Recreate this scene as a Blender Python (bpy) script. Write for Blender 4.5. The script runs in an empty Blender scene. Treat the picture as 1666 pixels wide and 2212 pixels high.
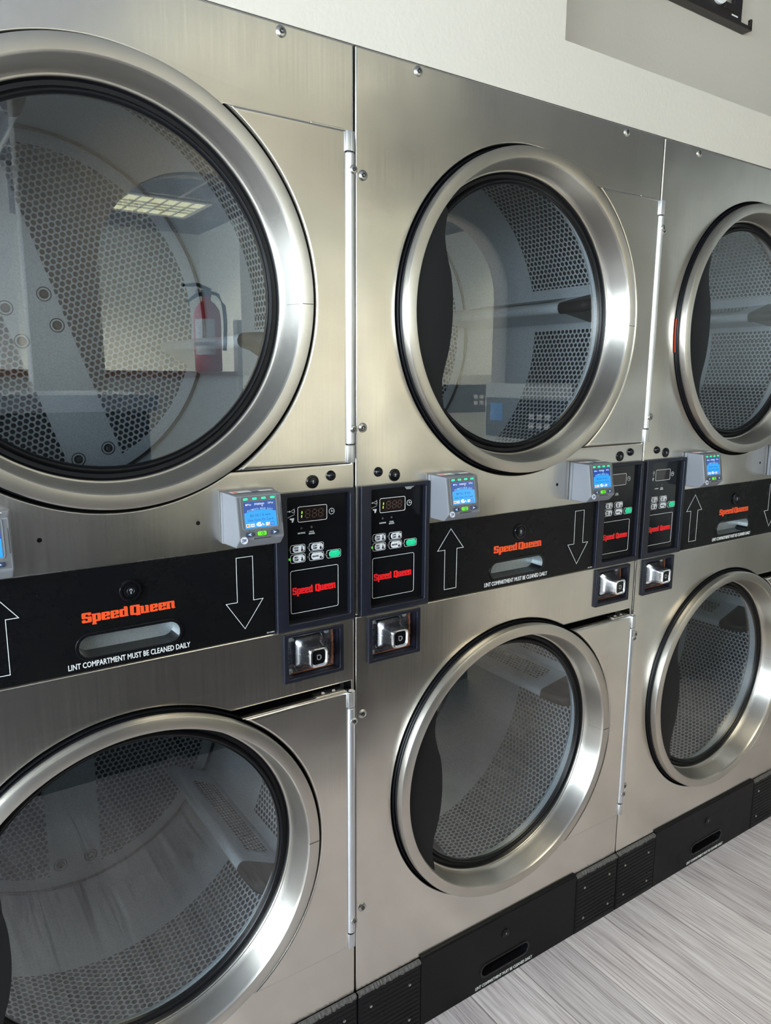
import bpy, bmesh, math, random
from mathutils import Matrix, Vector
random.seed(7)
S = bpy.context.scene
COL = S.collection
PI = math.pi

# ------------------------------------------------------------ camera
cam_d = bpy.data.cameras.new('camera')
cam = bpy.data.objects.new('camera', cam_d)
COL.objects.link(cam)
cam_d.sensor_fit = 'VERTICAL'
cam_d.sensor_height = 24.0
cam_d.lens = 24.0 * 1591.09 / 2212.0
cam_d.clip_start = 0.02
cam.location = (-0.67728, -1.09574, 1.38623)
cam.rotation_euler = (1.3894545, -0.0065201, -0.5945255)
S.camera = cam

# ------------------------------------------------------------ world, exposure
S.view_settings.view_transform = 'Standard'
S.view_settings.look = 'None'
S.view_settings.gamma = 1.0
S.view_settings.use_curve_mapping = False
S.view_settings.exposure = 0.08
world = bpy.data.worlds.new('daylight')
S.world = world
world.use_nodes = True
wn = world.node_tree
wn.nodes.clear()
wo = wn.nodes.new('ShaderNodeOutputWorld')
wb = wn.nodes.new('ShaderNodeBackground')
wb.inputs['Color'].default_value = (0.80, 0.90, 1.0, 1)
wb.inputs['Strength'].default_value = 3.0
wn.links.new(wb.outputs[0], wo.inputs[0])
S.cycles.max_bounces = 12
S.cycles.transparent_max_bounces = 24
S.cycles.glossy_bounces = 6
S.cycles.diffuse_bounces = 5
S.cycles.transmission_bounces = 8
S.cycles.sample_clamp_indirect = 6.0
S.cycles.use_denoising = True

# room dimensions
CEIL = 2.62
XL, XR = -3.2, 3.6
YF = -5.5

def area_light(name, loc, rot, sx, sy, power, color, portal=False):
    d = bpy.data.lights.new(name, 'AREA')
    d.shape = 'RECTANGLE'; d.size = sx; d.size_y = sy
    d.energy = power; d.color = color
    o = bpy.data.objects.new(name, d)
    o.location = loc; o.rotation_euler = rot
    COL.objects.link(o)
    return o
# daylight through the shop windows in the left wall
WIN = [(-1.15, 1.5), (-3.05, 1.55), (-4.6, 0.95)]     # centre y, width
for i, (wy, ww) in enumerate(WIN):
    area_light('window_daylight', (XL - 0.12, wy, 1.45), (0, -PI/2, 0), 2.1, ww, (135, 110, 70)[i] * ww, (0.80, 0.91, 1.0))

# and through the windows of the wall behind the photographer
FWIN = [(-2.35, 1.15), (-1.05, 1.15)]                     # centre x, width
for wx, ww in FWIN:
    area_light('window_daylight', (wx, YF - 0.12, 1.45), (PI/2, 0, 0), ww, 2.1, 55 * ww, (0.80, 0.91, 1.0))

# ------------------------------------------------------------ materials
def mat(name, color=(0.5, 0.5, 0.5), rough=0.5, metal=0.0, emit=None, estr=1.0, coat=0.0, spec=0.5):
    m = bpy.data.materials.new(name); m.use_nodes = True
    b = m.node_tree.nodes['Principled BSDF']
    b.inputs['Base Color'].default_value = (*color, 1)
    b.inputs['Roughness'].default_value = rough
    b.inputs['Metallic'].default_value = metal
    b.inputs['Specular IOR Level'].default_value = spec
    if coat: b.inputs['Coat Weight'].default_value = coat
    if emit:
        b.inputs['Emission Color'].default_value = (*emit, 1)
        b.inputs['Emission Strength'].default_value = estr
    return m
def nodes(m): return m.node_tree.nodes, m.node_tree.links, m.node_tree.nodes['Principled BSDF']
def N(ns, t, **kw):
    n = ns.new(t)
    for k, v in kw.items(): setattr(n, k, v)
    return n
def coords(ns, ls, scale, kind='Object', rot=(0, 0, 0)):
    tc = N(ns, 'ShaderNodeTexCoord'); mp = N(ns, 'ShaderNodeMapping')
    mp.inputs['Scale'].default_value = scale; mp.inputs['Rotation'].default_value = rot
    ls.new(tc.outputs[kind], mp.inputs[0]); return mp.outputs[0]
def noise(ns, ls, vec, scale, detail=2.0, rough=0.5):
    n = N(ns, 'ShaderNodeTexNoise'); n.inputs['Scale'].default_value = scale
    n.inputs['Detail'].default_value = detail; n.inputs['Roughness'].default_value = rough
    ls.new(vec, n.inputs['Vector']); return n
def ramp(ns, ls, fac, stops):
    r = N(ns, 'ShaderNodeValToRGB')
    e = r.color_ramp.elements
    while len(e) < len(stops): e.new(0.5)
    for i, (p, c) in enumerate(stops):
        e[i].position = p; e[i].color = (*c, 1) if len(c) == 3 else c
    ls.new(fac, r.inputs[0]); return r
def maprange(ns, ls, v, a, b, c, d, smooth=False):
    r = N(ns, 'ShaderNodeMapRange'); r.clamp = True
    if smooth: r.interpolation_type = 'SMOOTHSTEP'
    ls.new(v, r.inputs[0])
    for i, x in enumerate((a, b, c, d)): r.inputs[i + 1].default_value = x
    return r.outputs[0]
def bump(ns, ls, b, h, strength, dist, normal=None):
    n = N(ns, 'ShaderNodeBump'); n.inputs['Strength'].default_value = strength; n.inputs['Distance'].default_value = dist
    ls.new(h, n.inputs['Height'])
    if normal is not None: ls.new(normal, n.inputs['Normal'])
    ls.new(n.outputs[0], b.inputs['Normal']); return n.outputs[0]

def brushed(name, color, rough, grain=(260, 260, 5), aniso=0.0, tang='Z', wave=0.0015, rvar=0.06, gb=0.0004):
    m = mat(name, color, rough, 1.0)
    ns, ls, b = nodes(m)
    v = coords(ns, ls, grain)
    n1 = noise(ns, ls, v, 1.0, 3)
    ls.new(maprange(ns, ls, n1.outputs[0], 0.3, 0.7, rough - rvar, rough + rvar), b.inputs['Roughness'])
    n2 = noise(ns, ls, coords(ns, ls, (1, 1, 1)), 3.2, 2.0)       # slight waviness of the sheet
    n3 = noise(ns, ls, coords(ns, ls, (1, 1, 1)), 420, 2.0)       # fine tooth of the finish
    bn = N(ns, 'ShaderNodeBump'); bn.inputs['Strength'].default_value = 1.0; bn.inputs['Distance'].default_value = wave
    ls.new(n2.outputs[0], bn.inputs['Height'])
    b2 = N(ns, 'ShaderNodeBump'); b2.inputs['Strength'].default_value = 0.10; b2.inputs['Distance'].default_value = gb
    ls.new(n1.outputs[0], b2.inputs['Height']); ls.new(bn.outputs[0], b2.inputs['Normal'])
    b3 = N(ns, 'ShaderNodeBump'); b3.inputs['Strength'].default_value = 0.10; b3.inputs['Distance'].default_value = gb
    ls.new(n3.outputs[0], b3.inputs['Height']); ls.new(b2.outputs[0], b3.inputs['Normal'])
    ls.new(b3.outputs[0], b.inputs['Normal'])
    # smudges and wear
    sm = noise(ns, ls, coords(ns, ls, (1, 1, 1)), 9.0, 4.0, 0.6)
    cr = ramp(ns, ls, sm.outputs[0], [(0.3, tuple(c * 0.90 for c in color)), (0.7, color)])
    ls.new(cr.outputs[0], b.inputs['Base Color'])
    if aniso:
        b.inputs['Anisotropic'].default_value = aniso
        t = N(ns, 'ShaderNodeTangent'); t.direction_type = 'RADIAL'; t.axis = tang
        ls.new(t.outputs[0], b.inputs['Tangent']); b.inputs['Anisotropic Rotation'].default_value = 0.25
    return m

M = {}
M['steel'] = brushed('brushed_stainless_panel', (0.71, 0.675, 0.62), 0.25, wave=0.0055, rvar=0.02, gb=0.00009)
M['ring'] = brushed('brushed_stainless_ring', (0.60, 0.565, 0.51), 0.36, grain=(330, 330, 330), aniso=0.8, tang='Y', wave=0.0006, rvar=0.03, gb=0.00006)
M['edge'] = mat('polished_steel_edge', (0.78, 0.77, 0.75), 0.2, 1.0)
M['alu'] = brushed('satin_aluminium', (0.70, 0.71, 0.73), 0.44, grain=(300, 300, 8), wave=0)
M['screw'] = mat('screw_steel', (0.50, 0.49, 0.47), 0.3, 1.0)
M['screwdark'] = mat('screw_socket', (0.04, 0.04, 0.04), 0.5, 0.6)
M['rubber'] = mat('black_rubber', (0.005, 0.005, 0.006), 0.34, spec=0.22)
M['black'] = mat('black_cavity', (0.004, 0.004, 0.004), 0.8, spec=0.1)
M['handle'] = mat('matt_black_pull', (0.008, 0.008, 0.009), 0.5, spec=0.2)
M['cab'] = mat('cabinet_sheet', (0.10, 0.10, 0.105), 0.6, 0.4)
M['shroud'] = mat('shroud_sheet', (0.05, 0.052, 0.056), 0.6, 0.2)
M['plas'] = mat('navy_black_plastic', (0.018, 0.020, 0.032), 0.36, spec=0.4)
M['gloss'] = mat('gloss_black_overlay', (0.003, 0.003, 0.004), 0.12, spec=0.3)
M['white'] = mat('white_print', (0.70, 0.71, 0.70), 0.5)
M['orange'] = mat('orange_print', (0.78, 0.075, 0.012), 0.45)
M['red'] = mat('red_print', (0.80, 0.006, 0.010), 0.4)
M['greenbtn'] = mat('green_button', (0.01, 0.52, 0.24), 0.35, emit=(0.0, 0.8, 0.35), estr=0.12)
M['pill'] = mat('pale_button', (0.66, 0.67, 0.69), 0.4)
M['pilltxt'] = mat('button_print', (0.012, 0.014, 0.04), 0.5)
M['ledoff'] = mat('led_off', (0.05, 0.05, 0.05), 0.25)
M['ledon'] = mat('led_green_lit', (0.05, 0.3, 0.02), 0.3, emit=(0.15, 0.75, 0.05), estr=0.5)
M['digoff'] = mat('digit_unlit', (0.065, 0.040, 0.032), 0.3)
M['digon'] = mat('digit_lit', (0.1, 0.5, 0.0), 0.3, emit=(0.45, 1.0, 0.02), estr=1.1)
M['dispbg'] = mat('display_window', (0.014, 0.009, 0.008), 0.08)
M['chrome'] = mat('pitted_chrome', (0.85, 0.86, 0.88), 0.2, 1.0)
M['galv'] = mat('galvanised', (0.52, 0.56, 0.57), 0.42, 0.75)
M['lint'] = mat('grey_lint', (0.09, 0.085, 0.082), 1.0)
M['shell'] = mat('grey_reader_shell', (0.175, 0.182, 0.20), 0.42)
M['shell2'] = mat('grey_reader_face', (0.105, 0.107, 0.112), 0.38)
M['slot'] = mat('reader_slot', (0.03, 0.03, 0.035), 0.5)
M['navybtn'] = mat('navy_button', (0.025, 0.035, 0.075), 0.3)
M['limebtn'] = mat('lime_button', (0.08, 0.60, 0.01), 0.3, emit=(0.15, 0.9, 0.02), estr=0.35)
M['arrow'] = mat('button_arrow', (0.45, 0.62, 0.95), 0.4)
M['led'] = mat('green_led', (0.0, 0.6, 0.2), 0.3, emit=(0.01, 1.0, 0.28), estr=1.5)
M['scr_dk'] = mat('screen_navy', (0.01, 0.02, 0.08), 0.12, emit=(0.010, 0.075, 0.36), estr=0.8)
M['scr_lt'] = mat('screen_sky', (0.01, 0.03, 0.08), 0.12, emit=(0.012, 0.36, 0.95), estr=0.95)
M['scr_wh'] = mat('screen_white', (0.1, 0.1, 0.1), 0.15, emit=(0.75, 0.88, 1.0), estr=0.9)
M['scr_cy'] = mat('screen_pale', (0.05, 0.05, 0.1), 0.15, emit=(0.30, 0.62, 1.0), estr=0.9)
M['scr_tx'] = mat('screen_text', (0.01, 0.01, 0.02), 0.15, emit=(0.01, 0.09, 0.30), estr=0.7)
M['scr_rd'] = mat('screen_red', (0.1, 0.0, 0.0), 0.15, emit=(0.85, 0.10, 0.03), estr=0.9)
M['scr_or'] = mat('screen_orange', (0.1, 0.05, 0.0), 0.15, emit=(0.95, 0.38, 0.04), estr=0.9)
M['scr_bl'] = mat('screen_blue', (0.0, 0.02, 0.1), 0.15, emit=(0.02, 0.15, 0.65), estr=0.9)
M['badge'] = mat('badge_blue', (0.03, 0.06, 0.25), 0.3)
M['kick'] = mat('black_kick_plate', (0.007, 0.007, 0.008), 0.5, spec=0.14)
M['extred'] = mat('extinguisher_red', (0.55, 0.012, 0.015), 0.3)
M['paper'] = mat('paper_label', (0.75, 0.74, 0.70), 0.6)
M['laminate'] = mat('pale_laminate', (0.62, 0.68, 0.80), 0.35)
M['wood'] = mat('brown_timber', (0.36, 0.17, 0.09), 0.5)
M['signblk'] = mat('sign_black', (0.016, 0.011, 0.010), 0.4)
M['signwht'] = mat('sign_white', (0.82, 0.82, 0.80), 0.4)
M['washer'] = mat('washer_steel', (0.55, 0.56, 0.54), 0.5, 0.15)
M['washdk'] = mat('washer_dark', (0.03, 0.035, 0.04), 0.3)

# rust-speckled coin mechanism and its backing
def speckle(m, base, spot, scale, lo, hi, rlo, rhi):
    ns, ls, b = nodes(m)
    n = noise(ns, ls, coords(ns, ls, (1, 1, 1)), scale, 5.0, 0.7)
    r = ramp(ns, ls, n.outputs[0], [(lo, base), (hi, spot)])
    ls.new(r.outputs[0], b.inputs['Base Color'])
    ls.new(maprange(ns, ls, n.outputs[0], lo, hi, rlo, rhi), b.inputs['Roughness'])
speckle(M['chrome'], (0.88, 0.89, 0.91), (0.20, 0.13, 0.10), 150, 0.62, 0.72, 0.24, 0.6)
M['backpl'] = mat('coin_backing', (0.10, 0.12, 0.17), 0.25, 0.9)
speckle(M['backpl'], (0.20, 0.23, 0.30), (0.30, 0.27, 0.22), 60, 0.5, 0.7, 0.22, 0.5)
M['rust'] = mat('rusty_edge', (0.30, 0.09, 0.03), 0.8)
speckle(M['rust'], (0.33, 0.10, 0.035), (0.06, 0.03, 0.02), 300, 0.4, 0.6, 0.8, 0.9)
speckle(M['galv'], (0.52, 0.56, 0.57), (0.40, 0.44, 0.46), 400, 0.4, 0.6, 0.38, 0.5)
speckle(M['kick'], (0.006, 0.006, 0.007), (0.010, 0.010, 0.010), 30, 0.5, 0.8, 0.40, 0.55)
# dusty navy plastic / black overlay scuffs
speckle(M['plas'], (0.0085, 0.0095, 0.017), (0.017, 0.018, 0.026), 60, 0.55, 0.85, 0.33, 0.5)
speckle(M['gloss'], (0.004, 0.004, 0.005), (0.006, 0.006, 0.007), 12, 0.3, 0.8, 0.10, 0.18)

# lint panel black: satin
M['lintpanel'] = mat('black_lint_panel', (0.005, 0.005, 0.006), 0.30, spec=0.18)
speckle(M['lintpanel'], (0.004, 0.004, 0.005), (0.006, 0.006, 0.006), 9, 0.3, 0.8, 0.24, 0.32)

# galvanised drum sheet, plain and perforated (hexagonal hole pattern in metres through UV)
def drum_mat(name, perf, k=1.0):
    m = mat(name, (0.42, 0.45, 0.47), 0.45, 0.35)
    ns, ls, b = nodes(m)
    n = noise(ns, ls, coords(ns, ls, (1, 1, 1)), 260, 3)
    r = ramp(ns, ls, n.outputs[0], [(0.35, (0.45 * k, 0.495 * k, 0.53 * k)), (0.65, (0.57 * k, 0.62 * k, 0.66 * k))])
    ls.new(r.outputs[0], b.inputs['Base Color'])
    if perf:
        P = 0.0132; px, py = P / 2, P * math.sqrt(3) / 2
        tc = N(ns, 'ShaderNodeTexCoord')
        ds = []
        for k in (0, 1):
            ad = N(ns, 'ShaderNodeVectorMath', operation='ADD'); ad.inputs[1].default_value = (k * px, k * py, 0)
            ls.new(tc.outputs['UV'], ad.inputs[0])
            w = N(ns, 'ShaderNodeVectorMath', operation='WRAP')
            w.inputs[1].default_value = (px, py, 1); w.inputs[2].default_value = (-px, -py, -1)
            ls.new(ad.outputs[0], w.inputs[0])
            l = N(ns, 'ShaderNodeVectorMath', operation='LENGTH'); ls.new(w.outputs[0], l.inputs[0]); ds.append(l.outputs['Value'])
        mn = N(ns, 'ShaderNodeMath', operation='MINIMUM'); ls.new(ds[0], mn.inputs[0]); ls.new(ds[1], mn.inputs[1])
        gt = N(ns, 'ShaderNodeMath', operation='LESS_THAN'); ls.new(mn.outputs[0], gt.inputs[0]); gt.inputs[1].default_value = 0.0048
        h = maprange(ns, ls, mn.outputs[0], 0.0044, 0.0060, 0.0, 1.0, True)
        bump(ns, ls, b, h, 0.8, 0.0012)
        tr = N(ns, 'ShaderNodeBsdfTransparent'); mx = N(ns, 'ShaderNodeMixShader')
        ls.new(gt.outputs[0], mx.inputs[0]); ls.new(b.outputs[0], mx.inputs[1]); ls.new(tr.outputs[0], mx.inputs[2])
        out = ns['Material Output']; ls.new(mx.outputs[0], out.inputs[0])
    return m
M['drum'] = drum_mat('drum_sheet', False)
M['perf'] = drum_mat('perforated_drum_sheet', True)
M['rear'] = drum_mat('drum_rear_shaded', False, 0.62)  # darker copy of the drum sheet: shade of the deep drum put into the colour
M['rearperf'] = drum_mat('perforated_rear_shaded', True, 0.62)  # perforated part of the rear disc, with the same shade in its colour

def glass_mat(name, ior, tint):
    m = bpy.data.materials.new(name); m.use_nodes = True
    ns, ls = m.node_tree.nodes, m.node_tree.links
    ns.clear()
    out = N(ns, 'ShaderNodeOutputMaterial'); mx = N(ns, 'ShaderNodeMixShader')
    tr = N(ns, 'ShaderNodeBsdfTransparent'); tr.inputs[0].default_value = (*tint, 1)
    gl = N(ns, 'ShaderNodeBsdfGlossy'); gl.inputs['Roughness'].default_value = 0.0
    lw = N(ns, 'ShaderNodeLayerWeight'); lw.inputs[0].default_value = 0.5
    pw = N(ns, 'ShaderNodeMath', operation='POWER'); ls.new(lw.outputs['Facing'], pw.inputs[0]); pw.inputs[1].default_value = 4.2
    ma = N(ns, 'ShaderNodeMath', operation='MULTIPLY_ADD'); ls.new(pw.outputs[0], ma.inputs[0]); ma.inputs[1].default_value = 1.0 - ior; ma.inputs[2].default_value = ior
    ls.new(ma.outputs[0], mx.inputs[0]); ls.new(tr.outputs[0], mx.inputs[1]); ls.new(gl.outputs[0], mx.inputs[2])
    ls.new(mx.outputs[0], out.inputs[0])
    return m
M['glass'] = glass_mat('door_glass', 0.118, (0.93, 0.955, 0.96))
M['pane'] = glass_mat('window_glass', 0.04, (0.97, 0.98, 0.98))

# painted wall
M['wall'] = mat('cream_painted_wall', (0.56, 0.51, 0.435), 0.55)
ns, ls, b = nodes(M['wall'])
_n = noise(ns, ls, coords(ns, ls, (1, 1, 1)), 120, 3)
_n2 = noise(ns, ls, coords(ns, ls, (1, 1, 1)), 24, 5, 0.65)
_s = maprange(ns, ls, _n2.outputs[0], 0.66, 0.72, 0.0, 1.0)
_a = N(ns, 'ShaderNodeMath', operation='ADD'); ls.new(_n.outputs[0], _a.inputs[0]); ls.new(_s, _a.inputs[1])
bump(ns, ls, b, _a.outputs[0], 0.35, 0.0012)
M['wallin'] = mat('cool_grey_wall', (0.70, 0.71, 0.66), 0.6)
M['partition'] = mat('taupe_partition', (0.42, 0.385, 0.34), 0.6)

# ceiling: grid of white tiles, the unlit dimness put into a dark tile colour
M['ceiling'] = mat('ceiling_tiles', (0.30, 0.31, 0.33), 0.85)
ns, ls, b = nodes(M['ceiling'])
_br = N(ns, 'ShaderNodeTexBrick'); _br.offset = 0.0; _br.squash = 1.0
_br.inputs['Color1'].default_value = (0.16, 0.18, 0.21, 1); _br.inputs['Color2'].default_value = (0.19, 0.20, 0.23, 1)
_br.inputs['Mortar'].default_value = (0.55, 0.56, 0.55, 1); _br.inputs['Scale'].default_value = 1.0
_br.inputs['Mortar Size'].default_value = 0.012; _br.inputs['Brick Width'].default_value = 1.2; _br.inputs['Row Height'].default_value = 0.6
ls.new(coords(ns, ls, (1, 1, 1)), _br.inputs[0]); ls.new(_br.outputs[0], b.inputs['Base Color'])

# floor: grey wood planks that run towards the machines
M['floor'] = mat('grey_plank_floor', (0.5, 0.48, 0.48), 0.42)
ns, ls, b = nodes(M['floor'])
_vec = coords(ns, ls, (1, 1, 1), rot=(0, 0, PI/2))
_pl = N(ns, 'ShaderNodeTexBrick'); _pl.offset = 0.37; _pl.offset_frequency = 2
_pl.inputs['Color1'].default_value = (0, 0, 0, 1); _pl.inputs['Color2'].default_value = (1, 1, 1, 1)
_pl.inputs['Mortar'].default_value = (0.5, 0.5, 0.5, 1); _pl.inputs['Scale'].default_value = 1.0
_pl.inputs['Mortar Size'].default_value = 0.0011; _pl.inputs['Brick Width'].default_value = 1.22; _pl.inputs['Row Height'].default_value = 0.152
ls.new(_vec, _pl.inputs[0])
_off = N(ns, 'ShaderNodeVectorMath', operation='MULTIPLY_ADD')
ls.new(_pl.outputs['Color'], _off.inputs[0]); _off.inputs[1].default_value = (7.3, 3.1, 5.7)
_st = coords(ns, ls, (1, 1, 1)); ls.new(_st, _off.inputs[2])
def stretched(scale, sc, det, dist=0.0):
    mp = N(ns, 'ShaderNodeMapping'); mp.inputs['Scale'].default_value = scale
    ls.new(_off.outputs[0], mp.inputs[0]); n = noise(ns, ls, mp.outputs[0], sc, det, 0.6); n.inputs['Distortion'].default_value = dist
    return n.outputs[0]
_g1 = stretched((105, 3.4, 1), 1.0, 7, 1.6)
_g2 = stretched((260, 5.0, 1), 1.0, 3, 0.2)
_g3 = stretched((9, 0.8, 1), 1.0, 3, 1.6)
_c1 = ramp(ns, ls, _g1, [(0.25, (0.36, 0.33, 0.335)), (0.42, (0.52, 0.49, 0.50)), (0.55, (0.62, 0.595, 0.605)), (0.75, (0.70, 0.68, 0.69))])
_c2 = ramp(ns, ls, _g2, [(0.36, (0.62, 0.60, 0.61)), (0.50, (1, 1, 1))])
_c3 = ramp(ns, ls, _g3, [(0.3, (0.84, 0.80, 0.81)), (0.6, (1.04, 1.03, 1.03))])
def mul(a, c, f=1.0):
    x = N(ns, 'ShaderNodeMix', data_type='RGBA', blend_type='MULTIPLY'); x.inputs[0].default_value = f
    ls.new(a, x.inputs[6]); ls.new(c, x.inputs[7]); return x.outputs[2]
_c = mul(mul(_c1.outputs[0], _c2.outputs[0]), _c3.outputs[0])
_tone = ramp(ns, ls, _pl.outputs['Color'], [(0.0, (0.84, 0.83, 0.84)), (1.0, (1.06, 1.05, 1.05))])
_c = mul(_c, _tone.outputs[0])
_seam = ramp(ns, ls, _pl.outputs['Fac'], [(0.0, (1, 1, 1)), (1.0, (0.45, 0.43, 0.43))])
_c = mul(_c, _seam.outputs[0])
ls.new(_c, b.inputs['Base Color'])
bump(ns, ls, b, _g2, 0.15, 0.0006)

# ------------------------------------------------------------ geometry helpers
def finish(bm, name, mats, parent=None, loc=(0, 0, 0), smooth=35, wn_mod=False, rot=None):
    me = bpy.data.meshes.new(name)
    bmesh.ops.remove_doubles(bm, verts=bm.verts, dist=1e-6) if len(bm.verts) < 60000 else None
    bm.to_mesh(me); bm.free()
    for m in mats: me.materials.append(M[m] if isinstance(m, str) else m)
    if smooth:
        for p in me.polygons: p.use_smooth = True
        me.set_sharp_from_angle(angle=math.radians(smooth))
    o = bpy.data.objects.new(name, me); COL.objects.link(o)
    if parent is not None: o.parent = parent
    o.location = loc
    if rot: o.rotation_euler = rot
    if wn_mod:
        w = o.modifiers.new('weighted', 'WEIGHTED_NORMAL'); w.keep_sharp = True; w.weight = 100
    return o

def empty(name, loc=(0, 0, 0), parent=None):
    o = bpy.data.objects.new(name, None); COL.objects.link(o); o.location = loc
    o.empty_display_size = 0.05
    if parent is not None: o.parent = parent
    return o
def tag(o, label=None, cat=None, group=None, kind=None):
    if label: o['label'] = label
    if cat: o['category'] = cat
    if group: o['group'] = group
    if kind: o['kind'] = kind
    return o

FRONT = Matrix(((1, 0, 0, 0), (0, 0, -1, 0), (0, 1, 0, 0), (0, 0, 0, 1)))   # local (x,y,z) -> (x,-z,y): drawing plane faces the aisle
def front(x=0, z=0, y=0): return Matrix.Translation((x, y, z)) @ FRONT

def flat(bm, outlines, T, depth=0.001, bevel=0.0, mi=0, res=2):
    """closed outlines (holes allowed) filled, thickened by depth towards -local z from the front face at local z=0"""
    cu = bpy.data.curves.new('tmp', 'CURVE'); cu.dimensions = '2D'; cu.fill_mode = 'BOTH'
    for pts in outlines:
        sp = cu.splines.new('POLY'); sp.points.add(len(pts) - 1)
        for p, q in zip(sp.points, pts): p.co = (q[0], q[1], 0, 1)
        sp.use_cyclic_u = True
    cu.extrude = max(depth / 2 - bevel, 1e-5)
    if bevel:
        cu.bevel_depth = bevel; cu.bevel_resolution = res; cu.offset = -bevel
    tmp = bpy.data.objects.new('tmp', cu); COL.objects.link(tmp)
    me = bpy.data.meshes.new_from_object(tmp.evaluated_get(bpy.context.evaluated_depsgraph_get()))
    bpy.data.objects.remove(tmp); bpy.data.curves.remove(cu)
    me.transform(T @ Matrix.Translation((0, 0, -depth / 2)))
    for p in me.polygons: p.material_index = mi
    bm.from_mesh(me); bpy.data.meshes.remove(me)

_tcache = {}
def text(bm, s, T, w=None, h=None, bold=0.0, mi=0, depth=0.0004, space=1.0, shear=0.0, line=1.0, anchor='C'):
    """text fitted to width w and overall height h, centred on the local origin"""
    key = (s, round(bold, 4), space, shear, line)
    if key not in _tcache:
        cu = bpy.data.curves.new('tmp', 'FONT'); cu.body = s; cu.size = 1.0; cu.extrude = 0.001
        cu.offset = bold; cu.space_character = space; cu.shear = shear; cu.space_line = line
        cu.align_x = 'CENTER'; cu.resolution_u = 2
        tmp = bpy.data.objects.new('tmp', cu); COL.objects.link(tmp)
        me = bpy.data.meshes.new_from_object(tmp.evaluated_get(bpy.context.evaluated_depsgraph_get()))
        bpy.data.objects.remove(tmp); bpy.data.curves.remove(cu)
        _tcache[key] = me
    me = _tcache[key].copy()
    xs = [v.co.x for v in me.vertices]; ys = [v.co.y for v in me.vertices]
    x0, x1, y0, y1 = min(xs), max(xs), min(ys), max(ys)
    sx = w / (x1 - x0) if w else h / (y1 - y0)
    sy = h / (y1 - y0) if h else sx
    me.transform(T @ Matrix.Diagonal((sx, sy, depth / 0.002, 1)) @ Matrix.Translation((-(x0 + x1) / 2, -(y0 + y1) / 2, 0)))
    for p in me.polygons: p.material_index = mi
    bm.from_mesh(me); bpy.data.meshes.remove(me)

def circ(cx, cy, r, n=48, a0=0.0, a1=2 * PI):
    full = abs((a1 - a0) - 2 * PI) < 1e-6
    k = n if full else n + 1
    return [(cx + r * math.cos(a0 + (a1 - a0) * i / n), cy + r * math.sin(a0 + (a1 - a0) * i / n)) for i in range(k)]
def rrect(x0, y0, x1, y1, r=0.003, n=5):
    out = []
    for cx, cy, a in ((x1 - r, y1 - r, 0), (x0 + r, y1 - r, PI/2), (x0 + r, y0 + r, PI), (x1 - r, y0 + r, 1.5 * PI)):
        out += [(cx + r * math.cos(a + PI/2 * i / n), cy + r * math.sin(a + PI/2 * i / n)) for i in range(n + 1)]
    return out
def frame(x0, y0, x1, y1, t, r=0.003):
    return [rrect(x0, y0, x1, y1, r), rrect(x0 + t, y0 + t, x1 - t, y1 - t, max(r - t, 0.0003))]
def box(bm, x0, y0, z0, x1, y1, z1, mi=0, bevel=0.0, T=None, seg=2):
    r = bmesh.ops.create_cube(bm, size=1.0)
    vs = r['verts']
    for v in vs:
        v.co = Vector(((x0 + x1) / 2 + v.co.x * (x1 - x0), (y0 + y1) / 2 + v.co.y * (y1 - y0), (z0 + z1) / 2 + v.co.z * (z1 - z0)))
    fs = list({f for v in vs for f in v.link_faces})
    for f in fs: f.material_index = mi
    if bevel:
        es = list({e for v in vs for e in v.link_edges})
        rr = bmesh.ops.bevel(bm, geom=es, offset=bevel, segments=seg, affect='EDGES', profile=0.5)
        for f in rr['faces']: f.material_index = mi
        vs = list({v for f in rr['faces'] for v in f.verts} | {v for v in vs if v.is_valid})
    if T is not None:
        for v in vs: v.co = T @ v.co
    return vs
def lathe(bm, prof, T=None, n=64, mi=0, close=False, a0=0.0, a1=2 * PI):
    """profile (r, h) turned around the local z axis; T places it"""
    full = abs(a1 - a0 - 2 * PI) < 1e-6
    k = n if full else n + 1
    rings = []
    for r, h in prof:
        ring = []
        if r < 1e-7:
            v = bm.verts.new((0, 0, h)); ring = [v] * k
        else:
            for i in range(k):
                a = a0 + (a1 - a0) * i / n
                ring.append(bm.verts.new((r * math.cos(a), r * math.sin(a), h)))
        rings.append(ring)
    fs = []
    pairs = list(zip(rings, rings[1:]))
    if close: pairs.append((rings[-1], rings[0]))
    for A, B in pairs:
        for i in range(n):
            j = (i + 1) % k
            q = []
            for v in (A[i], A[j], B[j], B[i]):
                if v not in q: q.append(v)
            if len(q) > 2:
                try: f = bm.faces.new(q); f.material_index = mi; fs.append(f)
                except ValueError: pass
    if T is not None:
        for v in {v for r in rings for v in r}: v.co = T @ v.co
    return fs
def tube(bm, pts, r, n=10, mi=0, cap=True):
    pts = [Vector(p) for p in pts]
    rings = []
    for i, p in enumerate(pts):
        d = (pts[min(i + 1, len(pts) - 1)] - pts[max(i - 1, 0)]).normalized()
        up = Vector((0, 0, 1)) if abs(d.z) < 0.9 else Vector((1, 0, 0))
        a = d.cross(up).normalized(); c = d.cross(a)
        rr = r[i] if isinstance(r, (list, tuple)) else r
        rings.append([bm.verts.new(p + a * rr * math.cos(2 * PI * k / n) + c * rr * math.sin(2 * PI * k / n)) for k in range(n)])
    for A, B in zip(rings, rings[1:]):
        for k in range(n):
            f = bm.faces.new((A[k], A[(k + 1) % n], B[(k + 1) % n], B[k])); f.material_index = mi
    if cap:
        for R_ in (rings[0], rings[-1]):
            f = bm.faces.new(R_); f.material_index = mi
def fixn(bm): bmesh.ops.recalc_face_normals(bm, faces=bm.faces)
FT = FRONT   # lathe axis local z -> towards the aisle

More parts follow.
